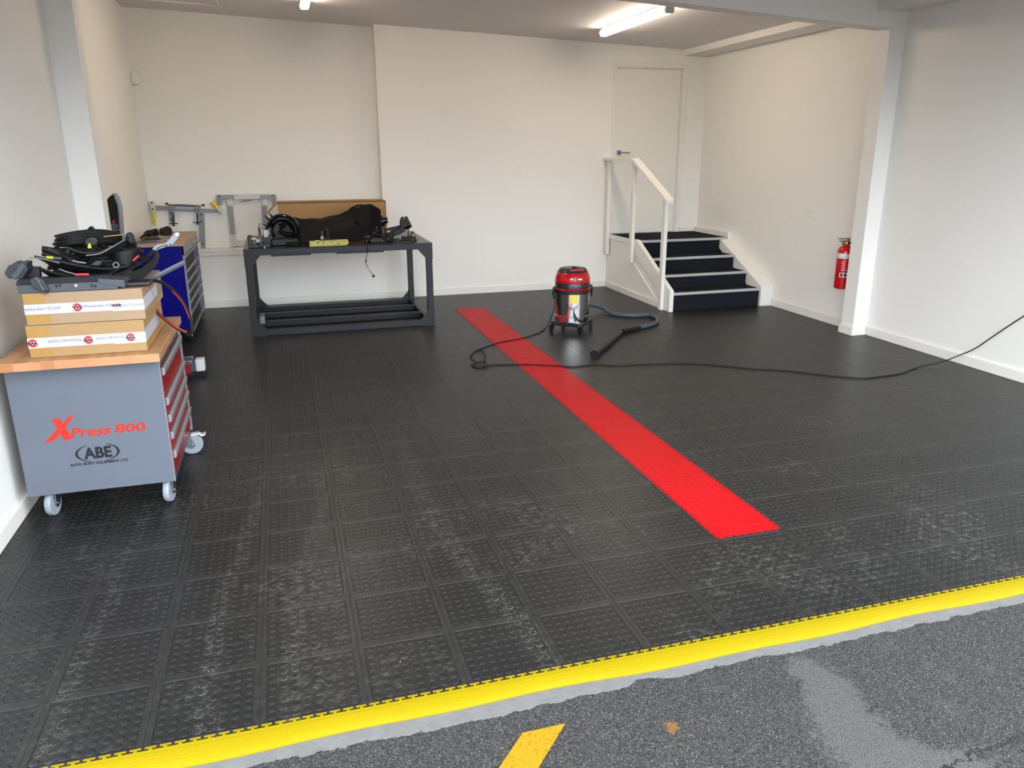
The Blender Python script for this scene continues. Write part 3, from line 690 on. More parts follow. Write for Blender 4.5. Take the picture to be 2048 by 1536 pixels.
MB().prism(outl([(769, 466), (780, 466), (803, 455), (818, 450), (822, 454), (800, 468), (775, 476), (768, 478)], 5.40), 'y', 5.38, 5.44).build('arm', M_BRN, br, bevel=.004)
MB().prism(outl([(770, 458), (799, 451), (802, 455), (786, 462), (771, 461)], 5.42), 'y', 5.43, 5.45).build('brace', M_BRN, br, bevel=.002)
MB().prism(outl([(801, 441), (804, 434), (808, 434), (807, 439), (811, 439), (811, 433), (814, 433), (824, 453), (817, 458), (800, 455)], 5.40), 'y', 5.38, 5.45).build('end_plate', M_BRN, br, bevel=.003)
MB().cyl(aty(816, 457, 5.40), aty(817, 481, 5.40), .006, n=8).tube([aty(817, 481, 5.40), aty(825, 479, 5.33), aty(821, 470, 5.36), aty(828, 463, 5.36)], .007).build('stalk', M_BRN, br)
MB().box((-.60, 5.36, TZ), (-.46, 5.46, TZ + .02)).build('stalk_foot', M_BRN, br, bevel=.004)
sc = thing('plastic_offcut', 'low strip of black clips on the right end of the table', 'car part', (-.62, 5.1, TZ))
sm = MB().tube([(-.80, 5.10, TZ + .012), (-.72, 5.09, TZ + .02), (-.66, 5.11, TZ + .012), (-.58, 5.08, TZ + .018), (-.50, 5.10, TZ + .010)], .012)
sm.box((-.72, 5.07, TZ), (-.68, 5.12, TZ + .035)).box((-.57, 5.07, TZ), (-.52, 5.13, TZ + .03)); sm.build('clip_strip', M_BRN, sc, bevel=.002)
# hanging cable
cb = thing('hanging_cable', 'thin black cable with plug hanging over the table front edge', 'cable', (-.95, 4.9, TZ))
yv = 4.903
MB().tube([(-.945, 5.06, TZ + .01), (-.945, 4.96, TZ + .008)] + [aty(px, py, yv) for px, py in ((735, 489), (735, 500), (733, 515), (731, 523), (735, 534), (742, 545), (747, 551))], .0035, n=6).build('cable', M_CORD, cb)
MB().tube([aty(px, py, yv) for px, py in ((734, 533), (736, 538), (739, 541))], .0048, n=6).build('white_sleeve', M_WHITE, cb)
a = aty(732, 522, yv); b = aty(747, 552, yv)
MB().box((a.x - .007, yv - .006, a.z - .012), (a.x + .006, yv + .006, a.z + .012)).build('plug', M_CORD, cb, bevel=.002)
MB().box((b.x - .012, yv - .008, b.z - .012), (b.x + .012, yv + .008, b.z + .010)).build('plug', M_CORD, cb, bevel=.002)

# ------------------------------------------------------------------ frames leaning on the ledge
YL = 6.765
def pr(pts, y0, y1, m, name, parent, bevel=.002):
    return MB().prism(outl(pts, y0), 'y', y0, y1).build(name, m, parent, bevel=bevel)
fa = thing('measuring_bar', 'grey alloy measuring bar with yellow-handled ends leaning above the ledge', 'measuring tool', (-2.85, YL, .67))
pr([(311, 411), (432, 419), (434, 425), (311, 420)], YL - .01, YL + .01, M_ALU, 'cross_bar', fa)
pr([(337, 419), (348, 419), (350, 447), (341, 447)], YL - .012, YL + .01, M_ALU, 'short_leg', fa)
pr([(397, 420), (408, 421), (411, 503), (400, 503)], YL - .012, YL + .012, M_ALU, 'upright', fa)
pr([(298, 402), (307, 402), (312, 422), (311, 424), (303, 424)], YL - .03, YL + .01, M_CREAM, 'end_plate', fa)
MB().tube([aty(*q_, YL - .02) for q_ in ((307, 424), (308, 434), (309, 443), (312, 452))], lambda t_: .022 - .011 * t_).build('handle', M_YELP, fa, smooth=True)['label'] = 'yellow handle at the left end'
MB().tube([aty(*q_, YL - .03) for q_ in ((424, 404), (429, 409), (435, 417))], .024).build('handle', M_YELP, fa, smooth=True)['label'] = 'yellow handle at the right end'
MB().cyl(aty(436, 417, YL - .03), aty(445, 427, YL - .03), .026).build('handle_cap', M_CREAM, fa)
kn = MB()
for q_ in ((304, 405.5), (306, 418), (342, 426), (343, 439), (402, 428.5), (403, 441), (405, 488)):
    p_ = aty(*q_, YL - .013); kn = MB(); kn.cyl(p_ + Vector((0, -.02 if q_[0] < 320 else 0, 0)), p_ + Vector((0, .004 if q_[0] > 320 else -.015, 0)), .010 if q_ != (403, 441) else .006, n=12); kn.build('knob', M_BLK, fa)
MB().box((aty(397, 495, YL).x, YL - .02, .668), (aty(402, 495, YL).x, YL - .005, .74)).build('white_block', M_WHITE, fa)
cl2 = thing('screw_clamp', 'zinc bar clamp with two black screws hooked over the measuring bar', 'clamp', (-2.85, YL - .05, 1.1))
MB().tube([aty(*q_, YL - .05) for q_ in ((338, 412), (341, 410), (396, 412), (400, 415))], .011, smooth=3).cyl(aty(346, 410, YL - .05), aty(346.5, 428, YL - .05), .013).cyl(aty(393, 412, YL - .05), aty(394, 427, YL - .05), .013).build('clamp_bar', M_SILV, cl2, smooth=True)
MB().box((aty(342, 413, YL).x, YL - .04, aty(342, 419, YL).z), (aty(396, 413, YL).x, YL - .022, aty(396, 411, YL).z)).build('backing_plate', M_SILV, cl2)
MB().cyl(aty(331, 407, YL - .05), aty(337, 408, YL - .05), .016, .006, 12).build('pad', M_BLK, cl2)
MB().cyl(aty(409, 411, YL - .05), aty(403, 410, YL - .05), .016, .006, 12).build('pad', M_BLK, cl2)
for (x0_, y0_, y1_) in ((346.5, 428, 450), (394, 427, 447)):
    a = aty(x0_, y0_, YL - .05); b = aty(x0_ + .8, y1_, YL - .05)
    MB().cyl(a, b, .008, n=10).cyl(b + Vector((-.045, 0, .014)), b + Vector((.045, 0, .014)), .005, n=8).cyl(b, b + Vector((0, 0, -.012)), .014, n=12).build('screw', M_BLK, cl2)

fr_ = thing('portal_frame', 'square alloy measuring portal frame with cream joints on the ledge', 'measuring tool', (-2.2, YL, .67))
pr([(433, 390), (552, 389), (553, 398), (540, 399), (445, 399), (433, 398)], YL - .012, YL + .012, M_ALU, 'top_bar', fr_)
pr([(433, 398), (444, 398), (444, 410), (436, 411)], YL - .012, YL + .012, M_ALU, 'corner_lug', fr_)
pr([(544, 398), (553, 397), (553, 409), (545, 410)], YL - .012, YL + .012, M_ALU, 'corner_lug', fr_)
pr([(467, 389), (519, 388), (520, 398), (468, 399)], YL - .03, YL - .012, M_CREAM, 'centre_plate', fr_)
pr([(455, 411), (465, 411), (471, 470), (461, 471)], YL - .012, YL + .008, M_ALU, 'upright', fr_)
pr([(524, 411), (534, 411), (535, 470), (526, 470)], YL - .012, YL + .008, M_ALU, 'upright', fr_)
for q_ in ([(454, 399), (465, 399), (465, 413), (456, 413)], [(523, 399), (534, 399), (533, 411), (525, 412)], [(461, 469), (471, 470), (473, 481), (463, 483)]):
    pr(q_, YL - .03, YL - .011, M_CREAM, 'joint_plate', fr_)
pr([(463, 482), (495, 481), (489, 491), (464, 493)], YL - .03, YL + .0, M_CREAM, 'foot_bar', fr_)
a = aty(474, 492, YL - .02); MB().box((a.x - .02, YL - .03, .668), (a.x + .025, YL, a.z + .004)).build('foot', M_ALU, fr_)
kn = MB()
for q_ in ((439, 392.5), (437.5, 398.5), (438, 405), (545, 391.5), (548, 397.5), (548, 404)): MB().cyl(aty(*q_, YL - .012), aty(*q_, YL - .03), .010 if q_[1] < 394 else .006, n=12).build('knob', M_BLK, fr_)
kn = MB()
for q_ in ((474, 392.5), (511, 392), (459, 401), (460, 410), (528, 401), (528, 409), (466, 472), (467, 479), (468, 486)): MB().cyl(aty(*q_, YL - .030), aty(*q_, YL - .034), .007, n=10).build('screw_head', M_ALU, fr_)
MB().tube([aty(*q_, YL - .02) for q_ in ((483, 405), (487, 401), (494, 402), (500, 400), (503, 402))], .005).build('hanging_hook', M_ALU, fr_)

# ------------------------------------------------------------------ castors (used by both cabinets)
def castor(parent, x, y, r, wdt, face, top, wm, fm, brake=False, steel=M_SILV):
    """face: angle of the rolling direction; fork mesh is the part, the wheel its sub-part"""
    mt = Matrix.Translation((x, y, 0)) @ Matrix.Rotation(face, 4, 'Z')
    mb = MB()
    off = -r * (.35 if not brake else .6)
    for s_ in (-1, 1):
        pts = [(-r * .55, top - .012), (r * .55, top - .012), (off + r * .34, r * .8), (off, r * .62), (off - r * .34, r * .9)]
        mb.prism(pts, 'y', s_ * (wdt / 2 + .004), s_ * (wdt / 2 + .008), mt)
    mb.box((-r * .6, -wdt / 2 - .010, top - .014), (r * .6, wdt / 2 + .010, top - .003), mt)
    mb.cyl(mt @ Vector((0, 0, top - .004)), mt @ Vector((0, 0, top)), .03)
    mb.cyl(mt @ Vector((off, -wdt / 2 - .014, r)), mt @ Vector((off, wdt / 2 + .014, r)), .008, n=10)
    f = mb.build('castor', fm, parent, bevel=.0015)
    c0 = Vector((off, 0, r)); prof = [(r * .18, -.5), (r * .62, -.40), (r * .80, -.46), (r * .95, -.42), (r, -.2), (r, .2), (r * .95, .42), (r * .80, .46), (r * .62, .40), (r * .18, .5)]
    w_ = MB(); n_ = 32; vs = []; fs = []
    for (rr_, h) in prof: vs += [mt @ (c0 + Vector((rr_ * cos(2 * pi * i / n_), h * wdt, rr_ * sin(2 * pi * i / n_)))) for i in range(n_)]
    m_ = len(prof)
    for j in range(m_ - 1): fs += [(j * n_ + i, (j + 1) * n_ + i, (j + 1) * n_ + (i + 1) % n_, j * n_ + (i + 1) % n_) for i in range(n_)]
    fs += [tuple(range(n_)), tuple(range((m_ - 1) * n_, m_ * n_))[::-1]]
    w_.add(vs, fs); w_.build('wheel', wm, f, smooth=True)
    if brake:
        mt = mt @ Matrix.Translation((off, 0, .004)) @ Matrix.Rotation(pi, 4, 'Z')
        b_ = MB().prism([(-r * 1.0, top - .03), (-r * .3, top - .018), (r * .7, top - .016), (r * .95, top - .030), (r * 1.25, top - .022), (r * 1.35, top - .008), (r * 1.25, top - .012), (r * .95, top - .018), (r * .65, top - .006), (-r * .3, top - .008), (-r * 1.0, top - .022)], 'y', -wdt * .55, wdt * .55, mt)
        b_.build('brake_lever', M_WHITE, f, bevel=.001)
    return f

# ------------------------------------------------------------------ grey and red tool trolley
GX0, GX1, GY0, GY1, GZ0, GZ1 = -3.095, -2.428, 1.12, 1.92, .128, .775
tr = thing('tool_trolley', 'grey tool trolley with red drawers and a butcher block top', 'tool trolley', ((GX0 + GX1) / 2, (GY0 + GY1) / 2, 0))
MB().box((GX0, GY0, GZ0), (GX1 - .010, GY0 + .02, GZ1)).build('end_panel', M_GREY, tr, bevel=.002)
MB().box((GX0 + .005, GY0 + .02, GZ0 + .005), (GX1 - .03, GY1 - .02, GZ1)).box((GX0, GY1 - .02, GZ0), (GX1 - .010, GY1, GZ1)).box((GX1 - .03, GY0 + .02, GZ1 - .055), (GX1 - .008, GY1 - .02, GZ1)).box((GX1 - .03, GY0 + .02, GZ0), (GX1 - .008, GY1 - .02, GZ0 + .03)).build('carcass', M_DGREY, tr)
MB().box((GX1 - .010, GY0, GZ0), (GX1 - .006, GY0 + .022, GZ1)).build('front_edge', M_LGREY, tr)
MB().box((GX1 - .010, GY1 - .022, GZ0), (GX1 + .002, GY1, GZ1)).build('front_edge', M_LGREY, tr)
dz = [GZ0 + .033, .255, .36, .455, .55, .72]
dz = [.161, .285, .385, .475, .565, .718]
for i in range(5):
    z0, z1 = dz[i], dz[i + 1] - .004
    f = MB().box((GX1 - .03, GY0 + .026, z0), (GX1 - .004, GY1 - .026, z1)).build('drawer', M_DRED, tr, bevel=.002)
    MB().prism([(GX1 - .004, z1 - .040), (GX1 + .010, z1 - .034), (GX1 + .012, z1 - .006), (GX1 + .004, z1 + .001), (GX1 - .004, z1 + .001)], 'y', GY0 + .027, GY1 - .027).build('handle', M_LGREY, f, bevel=.001)
MB().cyl((GX1 - .008, 1.52, GZ1 - .028), (GX1 + .002, 1.52, GZ1 - .028), .009).build('lock', M_SILV, tr)
MB().box((GX0 - .008, 1.03, GZ1), (GX1 + .014, GY1 + .01, GZ1 + .040)).build('worktop', M_WOOD, tr, bevel=.003)
# end grain face of the block
MB().box((GX0 - .007, 1.028, GZ1 + .001), (GX1 + .013, 1.0305, GZ1 + .037)).build('worktop_edge', M_WOODE, tr)
for (x, y, fc, bk) in ((-3.01, 1.20, radians(80), False), (-2.475, 1.20, radians(80), False), (-2.468, 1.84, radians(184), True), (-3.0, 1.84, radians(90), False)):
    castor(tr, x, y, .062, .034, fc, GZ0 + .002, M_TYRE, M_SILV, bk)
# lettering on the end panel
yt = GY0 - .0006
xm = MB()
xm.prism([(-2.935, .512), (-2.900, .512), (-2.862, .405), (-2.898, .400)][::-1], 'y', yt - .0006, yt).prism([(-2.860, .517), (-2.833, .524), (-2.925, .418), (-2.950, .402), (-2.985, .395)][::-1], 'y', yt - .0007, yt - .0001)
xm.build('lettering', M_INKR, tr)['label'] = 'bright red letter X'
text(tr, 'lettering', 'Press', -2.868, -2.690, .410, .458, yt, M_INKR, shear=.25, offset=.022, label='bright red letters Press')
text(tr, 'lettering', '800', -2.672, -2.535, .412, .457, yt, M_INKR, shear=.08, offset=.022, label='bright red figures 800')
text(tr, 'lettering', 'ABE', -2.826, -2.702, .293, .352, yt, M_INKB, offset=.035, label='black letters ABE')
am = MB()
for (sg, cx) in ((-1, -2.764), (1, -2.764)):
    P = []
    for i in range(17):
        a = radians(118 + 130 * i / 16); P.append((cx + -sg * cos(a) * .098, .322 + sin(a) * .048))
    Q_ = []
    for i in range(17):
        a = radians(120 + 126 * i / 16); Q_.append((cx + -sg * (cos(a) * .087), .322 + sin(a) * .0465))
    pl = P + Q_[::-1]
    vs = [(x, yt - .0007, z) for x, z in pl]; nn = len(P)
    am.add(vs, [(i, i + 1, 2 * nn - 2 - i, 2 * nn - 1 - i) for i in range(nn - 1)])
am.build('logo_arcs', M_INKB, tr)
text(tr, 'lettering', 'AUTO BODY EQUIPMENT LTD', -2.893, -2.635, .261, .277, yt, M_INKB, offset=.03, label='small black line AUTO BODY EQUIPMENT LTD')

# ------------------------------------------------------------------ two flat cartons on the trolley
def carton(name, label, x0, x1, y0, y1, z0, z1, m, rz, tape_z, up, shift):
    t = thing(name, label, 'box', ((x0 + x1) / 2, (y0 + y1) / 2, z0), 'flat cartons on the trolley')
    R_ = Matrix.Rotation(rz, 4, 'Z'); c = Vector(((x0 + x1) / 2, y0, 0)); Mx = Matrix.Translation(c) @ R_ @ Matrix.Translation(-c)
    bo = MB().box((x0, y0, z0), (x1, y1, z1), Mx).build('carton', m, t, bevel=.003)
    tz0, tz1 = tape_z
    MB().box((x0 - .0005, y0 - .0008, tz0), (x1 + .0008, y0, tz1), Mx).box((x1, y0 - .0008, tz0), (x1 + .0008, y0 + .26, tz1), Mx).build('white_tape', M_TAPEW, t)
    MB().box((x1 - .135, y0 - .0014, tz0 - .004), (x1 + .0010, y0 - .0009, tz1 - .004), Mx).build('white_tape', M_TAPEW, t)
    MB().box((x0 + .002, y0 - .0006, tz1 + .004), (x0 + .09, y0, z1 - .004), Mx).build('brown_tape', M_TAPEB, t)
    MB().box((x0 + .002, y0 - .0006, z0 + .008), (x0 + .10, y0, tz0 - .002), Mx).build('brown_tape', M_TAPEB, t)
    MB().box((x1, y0 + .03, z0 + .005), (x1 + .001, y1 - .03, z0 + .035), Mx).build('brown_tape', M_TAPEB, t)
    cz = (tz0 + tz1) / 2
    def logo(cx, ghost=False):
        ghost = ghost
        mb = MB()
        for s_ in (1, -1):
            pts = [(cx + .019 * cos(a), cz + s_ * .019 * sin(a)) for a in [radians(22 + 136 * i / 12) for i in range(13)]]
            pts = pts if s_ < 0 else pts[::-1]
            mb.prism(pts, 'y', y0 - .0019, y0 - .0012, Mx)
        mb.build('logo', M_LOGO if not ghost else M_PINK, t)
        text(t, 'lettering', 'WS', cx - .021, cx + .021, cz - .0065, cz + .0065, y0 - .0022, M_INKB, flip=not up, rot=Mx, offset=.05)
    def name_(x_0, x_1, s_='Wieländer+Schill', dy=0, inkm=None):
        text(t, 'lettering', s_, x_0, x_1, cz - .004 + dy, cz + .010 + dy, y0 - .0016, inkm or M_INK, flip=not up, rot=Mx)
        mb = MB().box((x_0 + .04, y0 - .0018, cz - .011 + dy) if up else (x_0 + .01, y0 - .0018, cz + .014 + dy), (x_1 - .005, y0 - .0012, cz - .010 + dy) if up else (x_1 - .04, y0 - .0012, cz + .015 + dy), Mx); mb.build('underline', M_PINK, t)
    if up:
        name_(x0 + .002, x0 + .145, 'ieländer+Schill'); logo(x0 + .215); name_(x0 + .238, x0 + .362, 'Wieländer+Sc'); name_(x1 - .13, x1 - .003, 'länder+Schill', -.004)
        logo(x1 - .118, True)
    else:
        logo(x0 + .020); name_(x0 + .085, x0 + .225); logo(x0 + .250); name_(x0 + .285, x0 + .405); logo(x0 + .430)
    # side tape along the short face
    MB().box((x1 + .0008, y0 + .01, z0 + .045), (x1 + .0014, y0 + .42, z1 - .045), Mx).build('white_tape', M_TAPEW, t)
    return t
carton('carton', 'lower flat cardboard carton with upside-down printed tape on the trolley', -2.968, -2.474, 1.105, 1.70, GZ1 + .041, .966, M_CARD, 0, (.862, .909), False, 0)
carton('carton', 'upper flat cardboard carton with white printed tape under the black trim', -2.958, -2.462, 1.110, 1.72, .9675, 1.114, M_CARD2, 0, (1.017, 1.063), True, 0)

# ------------------------------------------------------------------ heap on the cartons
BZ = 1.116
# long grey sill trim lying along the front of the upper box
si = thing('sill_trim', 'long slate grey car sill trim lying across the upper carton', 'car trim', (-2.8, 1.16, BZ))
def P3(px, py, y): return aty(px, py, y)
a = aty(35, 580, 1.13); b = aty(232, 577, 1.13)
MB().prism([(1.105, BZ), (1.20, BZ), (1.30, BZ + .012), (1.30, BZ + .020), (1.16, BZ + .040), (1.105, BZ + .036)], 'x', aty(35, 580, 1.105).x, -2.560).build('channel', M_GREYL, si, bevel=.003)
MB().prism([(1.11, BZ + .034), (1.24, BZ + .028), (1.24, BZ + .055), (1.15, BZ + .058)], 'x', aty(29, 560, 1.12).x, -2.60).build('rolled_edge', M_GREYP, si, bevel=.006)
MB().hexa([(-2.64, 1.102, BZ + .030), (-2.53, 1.102, BZ + .004), (-2.53, 1.25, BZ + .004), (-2.64, 1.25, BZ + .030), (-2.64, 1.102, BZ + .052), (-2.53, 1.102, BZ + .040), (-2.53, 1.25, BZ + .040), (-2.64, 1.25, BZ + .052)]).build('end_cap', M_GREYL, si, bevel=.003)
for px in (113, 120, 184, 191): p_ = aty(px, 572 if px in (113, 191) else 571, 1.104); MB().box((p_.x - .005, 1.103, p_.z - .006), (p_.x + .004, 1.1055, p_.z + .006)).build('slot', M_INKB, si)
p_ = aty(152, 571, 1.104); MB().cyl((p_.x, 1.102, p_.z), (p_.x, 1.108, p_.z), .006, n=14).build('screw_head', M_WHITE, si)
# two moulded grey brackets at the left end
def moulded(name, label, outline, y0, y1, m, holes=()):
    t = thing(name, label, 'car part', (aty(*outline[0], y0).x, y0, BZ))
    MB().prism(outl(outline, y0), 'y', y0, y1).build('body', m, t, bevel=.005)
    if holes:
        for q_ in holes: p_ = aty(*q_, y0 - .001); MB().cyl(p_, p_ + Vector((0, .006, 0)), .006, n=12).build('bolt_hole', M_INKB, t)
    return t
b1 = moulded('moulded_bracket', 'jagged dark grey moulded end piece overhanging the left of the heap', [(9, 545), (17, 531), (24, 530), (27, 525), (39, 528), (42, 525), (55, 526), (53, 532), (56, 540), (48, 552), (44, 558), (18, 558), (10, 551)], 1.16, 1.25, M_GREYP, ((47, 535), (41, 544)))
MB().tube([aty(*q_, 1.155) for q_ in ((26, 555), (36, 546), (42, 535), (50, 530))], .008, ry=.014).build('rib', M_GREYL, b1, smooth=True)
MB().prism(outl([(44, 534), (78, 535), (80, 560), (40, 560)], 1.26), 'y', 1.26, 1.30).build('web', M_GREYP, b1, bevel=.003)
b2 = moulded('moulded_bracket', 'curved grey moulded bracket hanging over the front of the upper carton', [(58, 563), (62, 556), (75, 554), (86, 560), (92, 570), (97, 580), (96, 587), (86, 588), (79, 581), (66, 577)], 1.085, 1.103, M_GREYP, ((92, 582),))
MB().tube([aty(*q_, 1.083) for q_ in ((70, 556), (78, 563), (82, 572), (88, 580))], .006).build('rib', M_GREYL, b2, smooth=True)

# rubber seals and harness strips: each one a strip of its own
seal_i = 0
def seal(pts, r=.007, ry=None, m=None, label=None, name='rubber_seal', group='black rubber seals heaped on the cartons', cat='rubber seal'):
    o = MB().tube([aty(px, py, y) for (px, py, y) in pts], r, ry=ry, n=8, smooth=5).build(name, m or M_RUB, smooth=True)
    return tag(o, label or 'black rubber seal strip in the tangled heap on the cartons', cat, group)
# broad lower sweep: left front, curling up to the right
rs = random.Random(5)
for k in range(9):
    f = k / 8
    seal([(76 + 3 * k, 536 + 2.0 * k, 1.16 + .02 * k), (120 + 2 * k, 549 + 1.2 * k, 1.17 + .02 * k), (175, 558 - .2 * k, 1.19 + .02 * k), (225, 553 - 1.0 * k, 1.22 + .02 * k), (262 + 1.5 * k, 538 - 1.6 * k, 1.26 + .02 * k), (290 + 2 * k, 518 - 1.6 * k, 1.32 + .02 * k), (300 + 2.0 * k, 505 - 1.2 * k, 1.38 + .02 * k)], .0085, .006, M_RUB if k % 2 else M_RUB2, label='black seal in the broad lower sweep that curls up at the right of the heap', group='lower sweep of seals in the heap')
for k in range(5):
    seal([(200 + 8 * k, 570 - 2 * k, 1.20), (245, 566 - 3.5 * k, 1.24), (283, 554 - 4 * k, 1.30), (308, 532 - 4 * k, 1.38), (316 - k, 510 - 2 * k, 1.42)], .009, .006, M_RUB, label='black seal in the broad lower sweep that curls up at the right of the heap', group='lower sweep of seals in the heap')
# middle sweep from the left tips
for k in range(7):
    seal([(68 + 4 * k, 513 + 1.5 * k, 1.20 + .03 * k), (110, 521 + 2.5 * k, 1.22 + .03 * k), (160, 532 + 2.5 * k, 1.24 + .03 * k), (215, 538 + 1.2 * k, 1.28 + .03 * k), (255, 533 - k, 1.32 + .02 * k)], .0075, .006, M_RUB2 if k % 3 else M_RUB, label='black seal in the middle fan whose tips point left from the heap', group='middle fan of seals in the heap')
# upper bundle: ends splayed at the left, arching to the right
for k in range(9):
    seal([(103 + (k * 7) % 10 + (2 if k > 4 else 6), 473 + 2.6 * k, 1.30 + .01 * k), (140, 466 + 2.8 * k, 1.32), (180, 461 + 2.9 * k, 1.36), (215, 462 + 2.8 * k, 1.40), (243, 470 + 2.4 * k, 1.44)], .0075, .006, M_RUB if k % 2 else M_RUB2, label='black seal in the top bundle with splayed ends arching over the heap', group='top bundle of seals in the heap')
# loop below the upper bundle, wrapping to the right with a pale inner edge
for k in range(6):
    seal([(135 + 3 * k, 495 + 2 * k, 1.24 + .015 * k), (163, 505 + 1.5 * k, 1.24 + .015 * k), (195, 505 + 1.6 * k, 1.26 + .015 * k), (228, 492 + 2.2 * k, 1.30 + .015 * k), (252, 478 + 2.6 * k, 1.35 + .015 * k), (258, 468 + 3 * k, 1.40 + .01 * k)], .008, .006, M_RUB if k % 2 == 0 else M_RUB2, label='black seal in the rounded loop just under the top bundle', group='loop of seals under the top bundle')
# filler: darker crumpled harness lying on the box top
for k in range(10):
    y = 1.30 + .035 * k
    seal([(100 + rs.uniform(-10, 25), 545 - 3 * k, y), (150 + rs.uniform(-12, 12), 552 - 4.5 * k + rs.uniform(-4, 4), y + rs.uniform(-.02, .02)), (205 + rs.uniform(-12, 12), 548 - 4.8 * k + rs.uniform(-4, 4), y), (250 + rs.uniform(-10, 14), 536 - 4.6 * k, y)], .011, .009, M_RUB2, label='dull black crumpled strip lying low inside the heap', group='low crumpled strips in the heap')
for k in range(6):
    seal([(118 + 6 * k, 500 + 5 * k, 1.33), (128 + 5 * k, 512 + 5 * k, 1.30), (150 + 8 * k, 520 + 4 * k, 1.31), (172 + 9 * k, 508 + 5 * k, 1.36)], .006, None, M_RUB2, 'black wiring harness branch knotted in the middle of the heap', 'wiring_harness', 'harness branches in the heap', 'wiring')
for k in range(30):
    cx_ = rs.uniform(130, 250); top_ = 478 + abs(cx_ - 190) * .25; cy_ = rs.uniform(top_, 548); an = rs.uniform(-.5, .5); L_ = rs.uniform(25, 60); y = 1.30 + .0022 * (548 - cy_) + rs.uniform(0, .05); sg = rs.uniform(-8, 8)
    seal([(cx_ - L_ * cos(an), cy_ - L_ * .5 * sin(an), y), (cx_ - L_ * .35 * cos(an), cy_ + sg, y + .01), (cx_ + L_ * .35 * cos(an), cy_ + sg * .6, y + .01), (cx_ + L_ * cos(an), cy_ + L_ * .5 * sin(an), y)], rs.uniform(.008, .014), None, M_RUB2 if k % 3 else M_RUB, label='dull black crumpled strip lying low inside the heap', group='low crumpled strips in the heap')
seal([(172, 511, 1.225), (200, 507, 1.235), (228, 492, 1.27), (250, 479, 1.32)], .0028, None, M_ALU, 'pale grey piping strip along the loop in the heap', 'piping_strip', None, 'trim strip')
seal([(59, 515, 1.19), (85, 518, 1.19), (119, 526, 1.20)], .003, .003, M_ALU, 'pale tapering trim strip pointing left from the heap', 'trim_strip', None, 'trim strip')
seal([(145, 521, 1.20), (158, 524, 1.20), (172, 526, 1.20)], .0018, None, M_CREAM, 'short white wire in the middle of the heap', 'white_wire', None, 'wire')
seal([(118, 538, 1.15), (135, 544, 1.145), (153, 549, 1.14)], .003, None, M_ALU, 'thin grey wire leading to the red plug in the heap', 'thin_wire', None, 'wire')
seal([(151, 549.5, 1.135), (165, 549, 1.135), (178, 549, 1.14)], .006, None, M_LOGO, 'red cable plug at the front of the heap', 'cable_plug', None, 'plug')
seal([(266, 522, 1.28), (272, 516, 1.285), (278, 511, 1.29)], .0045, None, M_LOGO, 'red sleeve at the right side of the heap', 'cable_sleeve', None, 'plug')
seal([(93, 514.5, 1.175), (100, 515, 1.175), (107, 516, 1.175)], .009, .007, M_LIME, 'lime yellow plug at the left of the heap', 'cable_plug', None, 'plug')
seal([(108, 516, 1.175), (116, 516.5, 1.175), (123, 517, 1.18)], .006, None, M_GREYL, 'grey cable stub behind the lime yellow plug', 'cable_stub', None, 'plug')
y_ = 1.235; a = aty(179, 496, y_); b = aty(179, 486, y_)
tag(MB().cyl(a, a + (b - a) * .35, .009, .009, 14).cyl(a + (b - a) * .35, b, .008, .002, 14).build('trim_clip', M_LIME, smooth=True), 'lime yellow cone-shaped clip on top of the heap', 'clip')
seal([(207, 473.5, 1.36), (226, 471.5, 1.36), (247, 469.5, 1.36)], .003, None, M_BRASS, 'thin brass rod near the top right of the heap', 'brass_rod', None, 'rod')
seal([(176, 462, 1.37), (183, 455, 1.37), (190, 462, 1.37)], .007, None, M_RUB2, 'small black clip on the very top of the heap', 'top_clip', None, 'clip')
# grey strap roll
sr = thing('strap_roll', 'broad dark slate plastic collar in the heap', 'car part', (-2.6, 1.42, BZ))
p_ = aty(248, 517, 1.40)
sm = MB(); n_ = 20; vs = []
for i in range(n_ + 1):
    a = radians(185 + 170 * i / n_)
    for z in (-.040, .040): vs.append((p_.x + .075 * cos(a), 1.44 + .09 * sin(a), p_.z + z + .012 * cos(a)))
sm.add(vs, [(2 * i, 2 * i + 2, 2 * i + 3, 2 * i + 1) for i in range(n_)]); sm.build('collar', M_BLK, sr, smooth=True, solid=.006)
# white serrated clip ring
rg = aty(233, 529, 1.24); rm = MB()
for i in range(8):
    a = 2 * pi * i / 8; rm.box((rg.x + .012 * cos(a) - .003, 1.225, rg.z + .012 * sin(a) - .003), (rg.x + .012 * cos(a) + .003, 1.232, rg.z + .012 * sin(a) + .003))
tag(rm.build('toothed_ring', M_ALU), 'small toothed metal ring low in the heap', 'ring clip')
# dark moulded lump pieces
for (nm, lab, ol, y0, y1, m) in (
    ('connector_block', 'grey fork-shaped connector low in the heap', [(182, 528), (192, 522), (203, 522), (206, 519), (207, 521), (200, 529), (196, 531), (184, 531)], 1.215, 1.245, M_GREYP),
    ('moulded_clip', 'knobbly black moulded clip left of centre in the heap', [(130, 500), (136, 494), (142, 497), (141, 505), (137, 512), (131, 510)], 1.24, 1.29, M_BLK),
    ('motor_housing', 'black rounded motor housing near the top of the heap', [(168, 480), (176, 474), (188, 474), (196, 480), (194, 492), (180, 495), (168, 490)], 1.33, 1.40, M_RUB),
    ('end_boot', 'black rubber boot at the upper right of the heap', [(250, 468), (258, 465), (264, 472), (268, 486), (262, 490), (252, 482)], 1.36, 1.42, M_BLK)):
    tag(MB().prism(outl(ol, y0), 'y', y0, y1).build(nm, m, bevel=.008, seg=3), lab, 'car part')
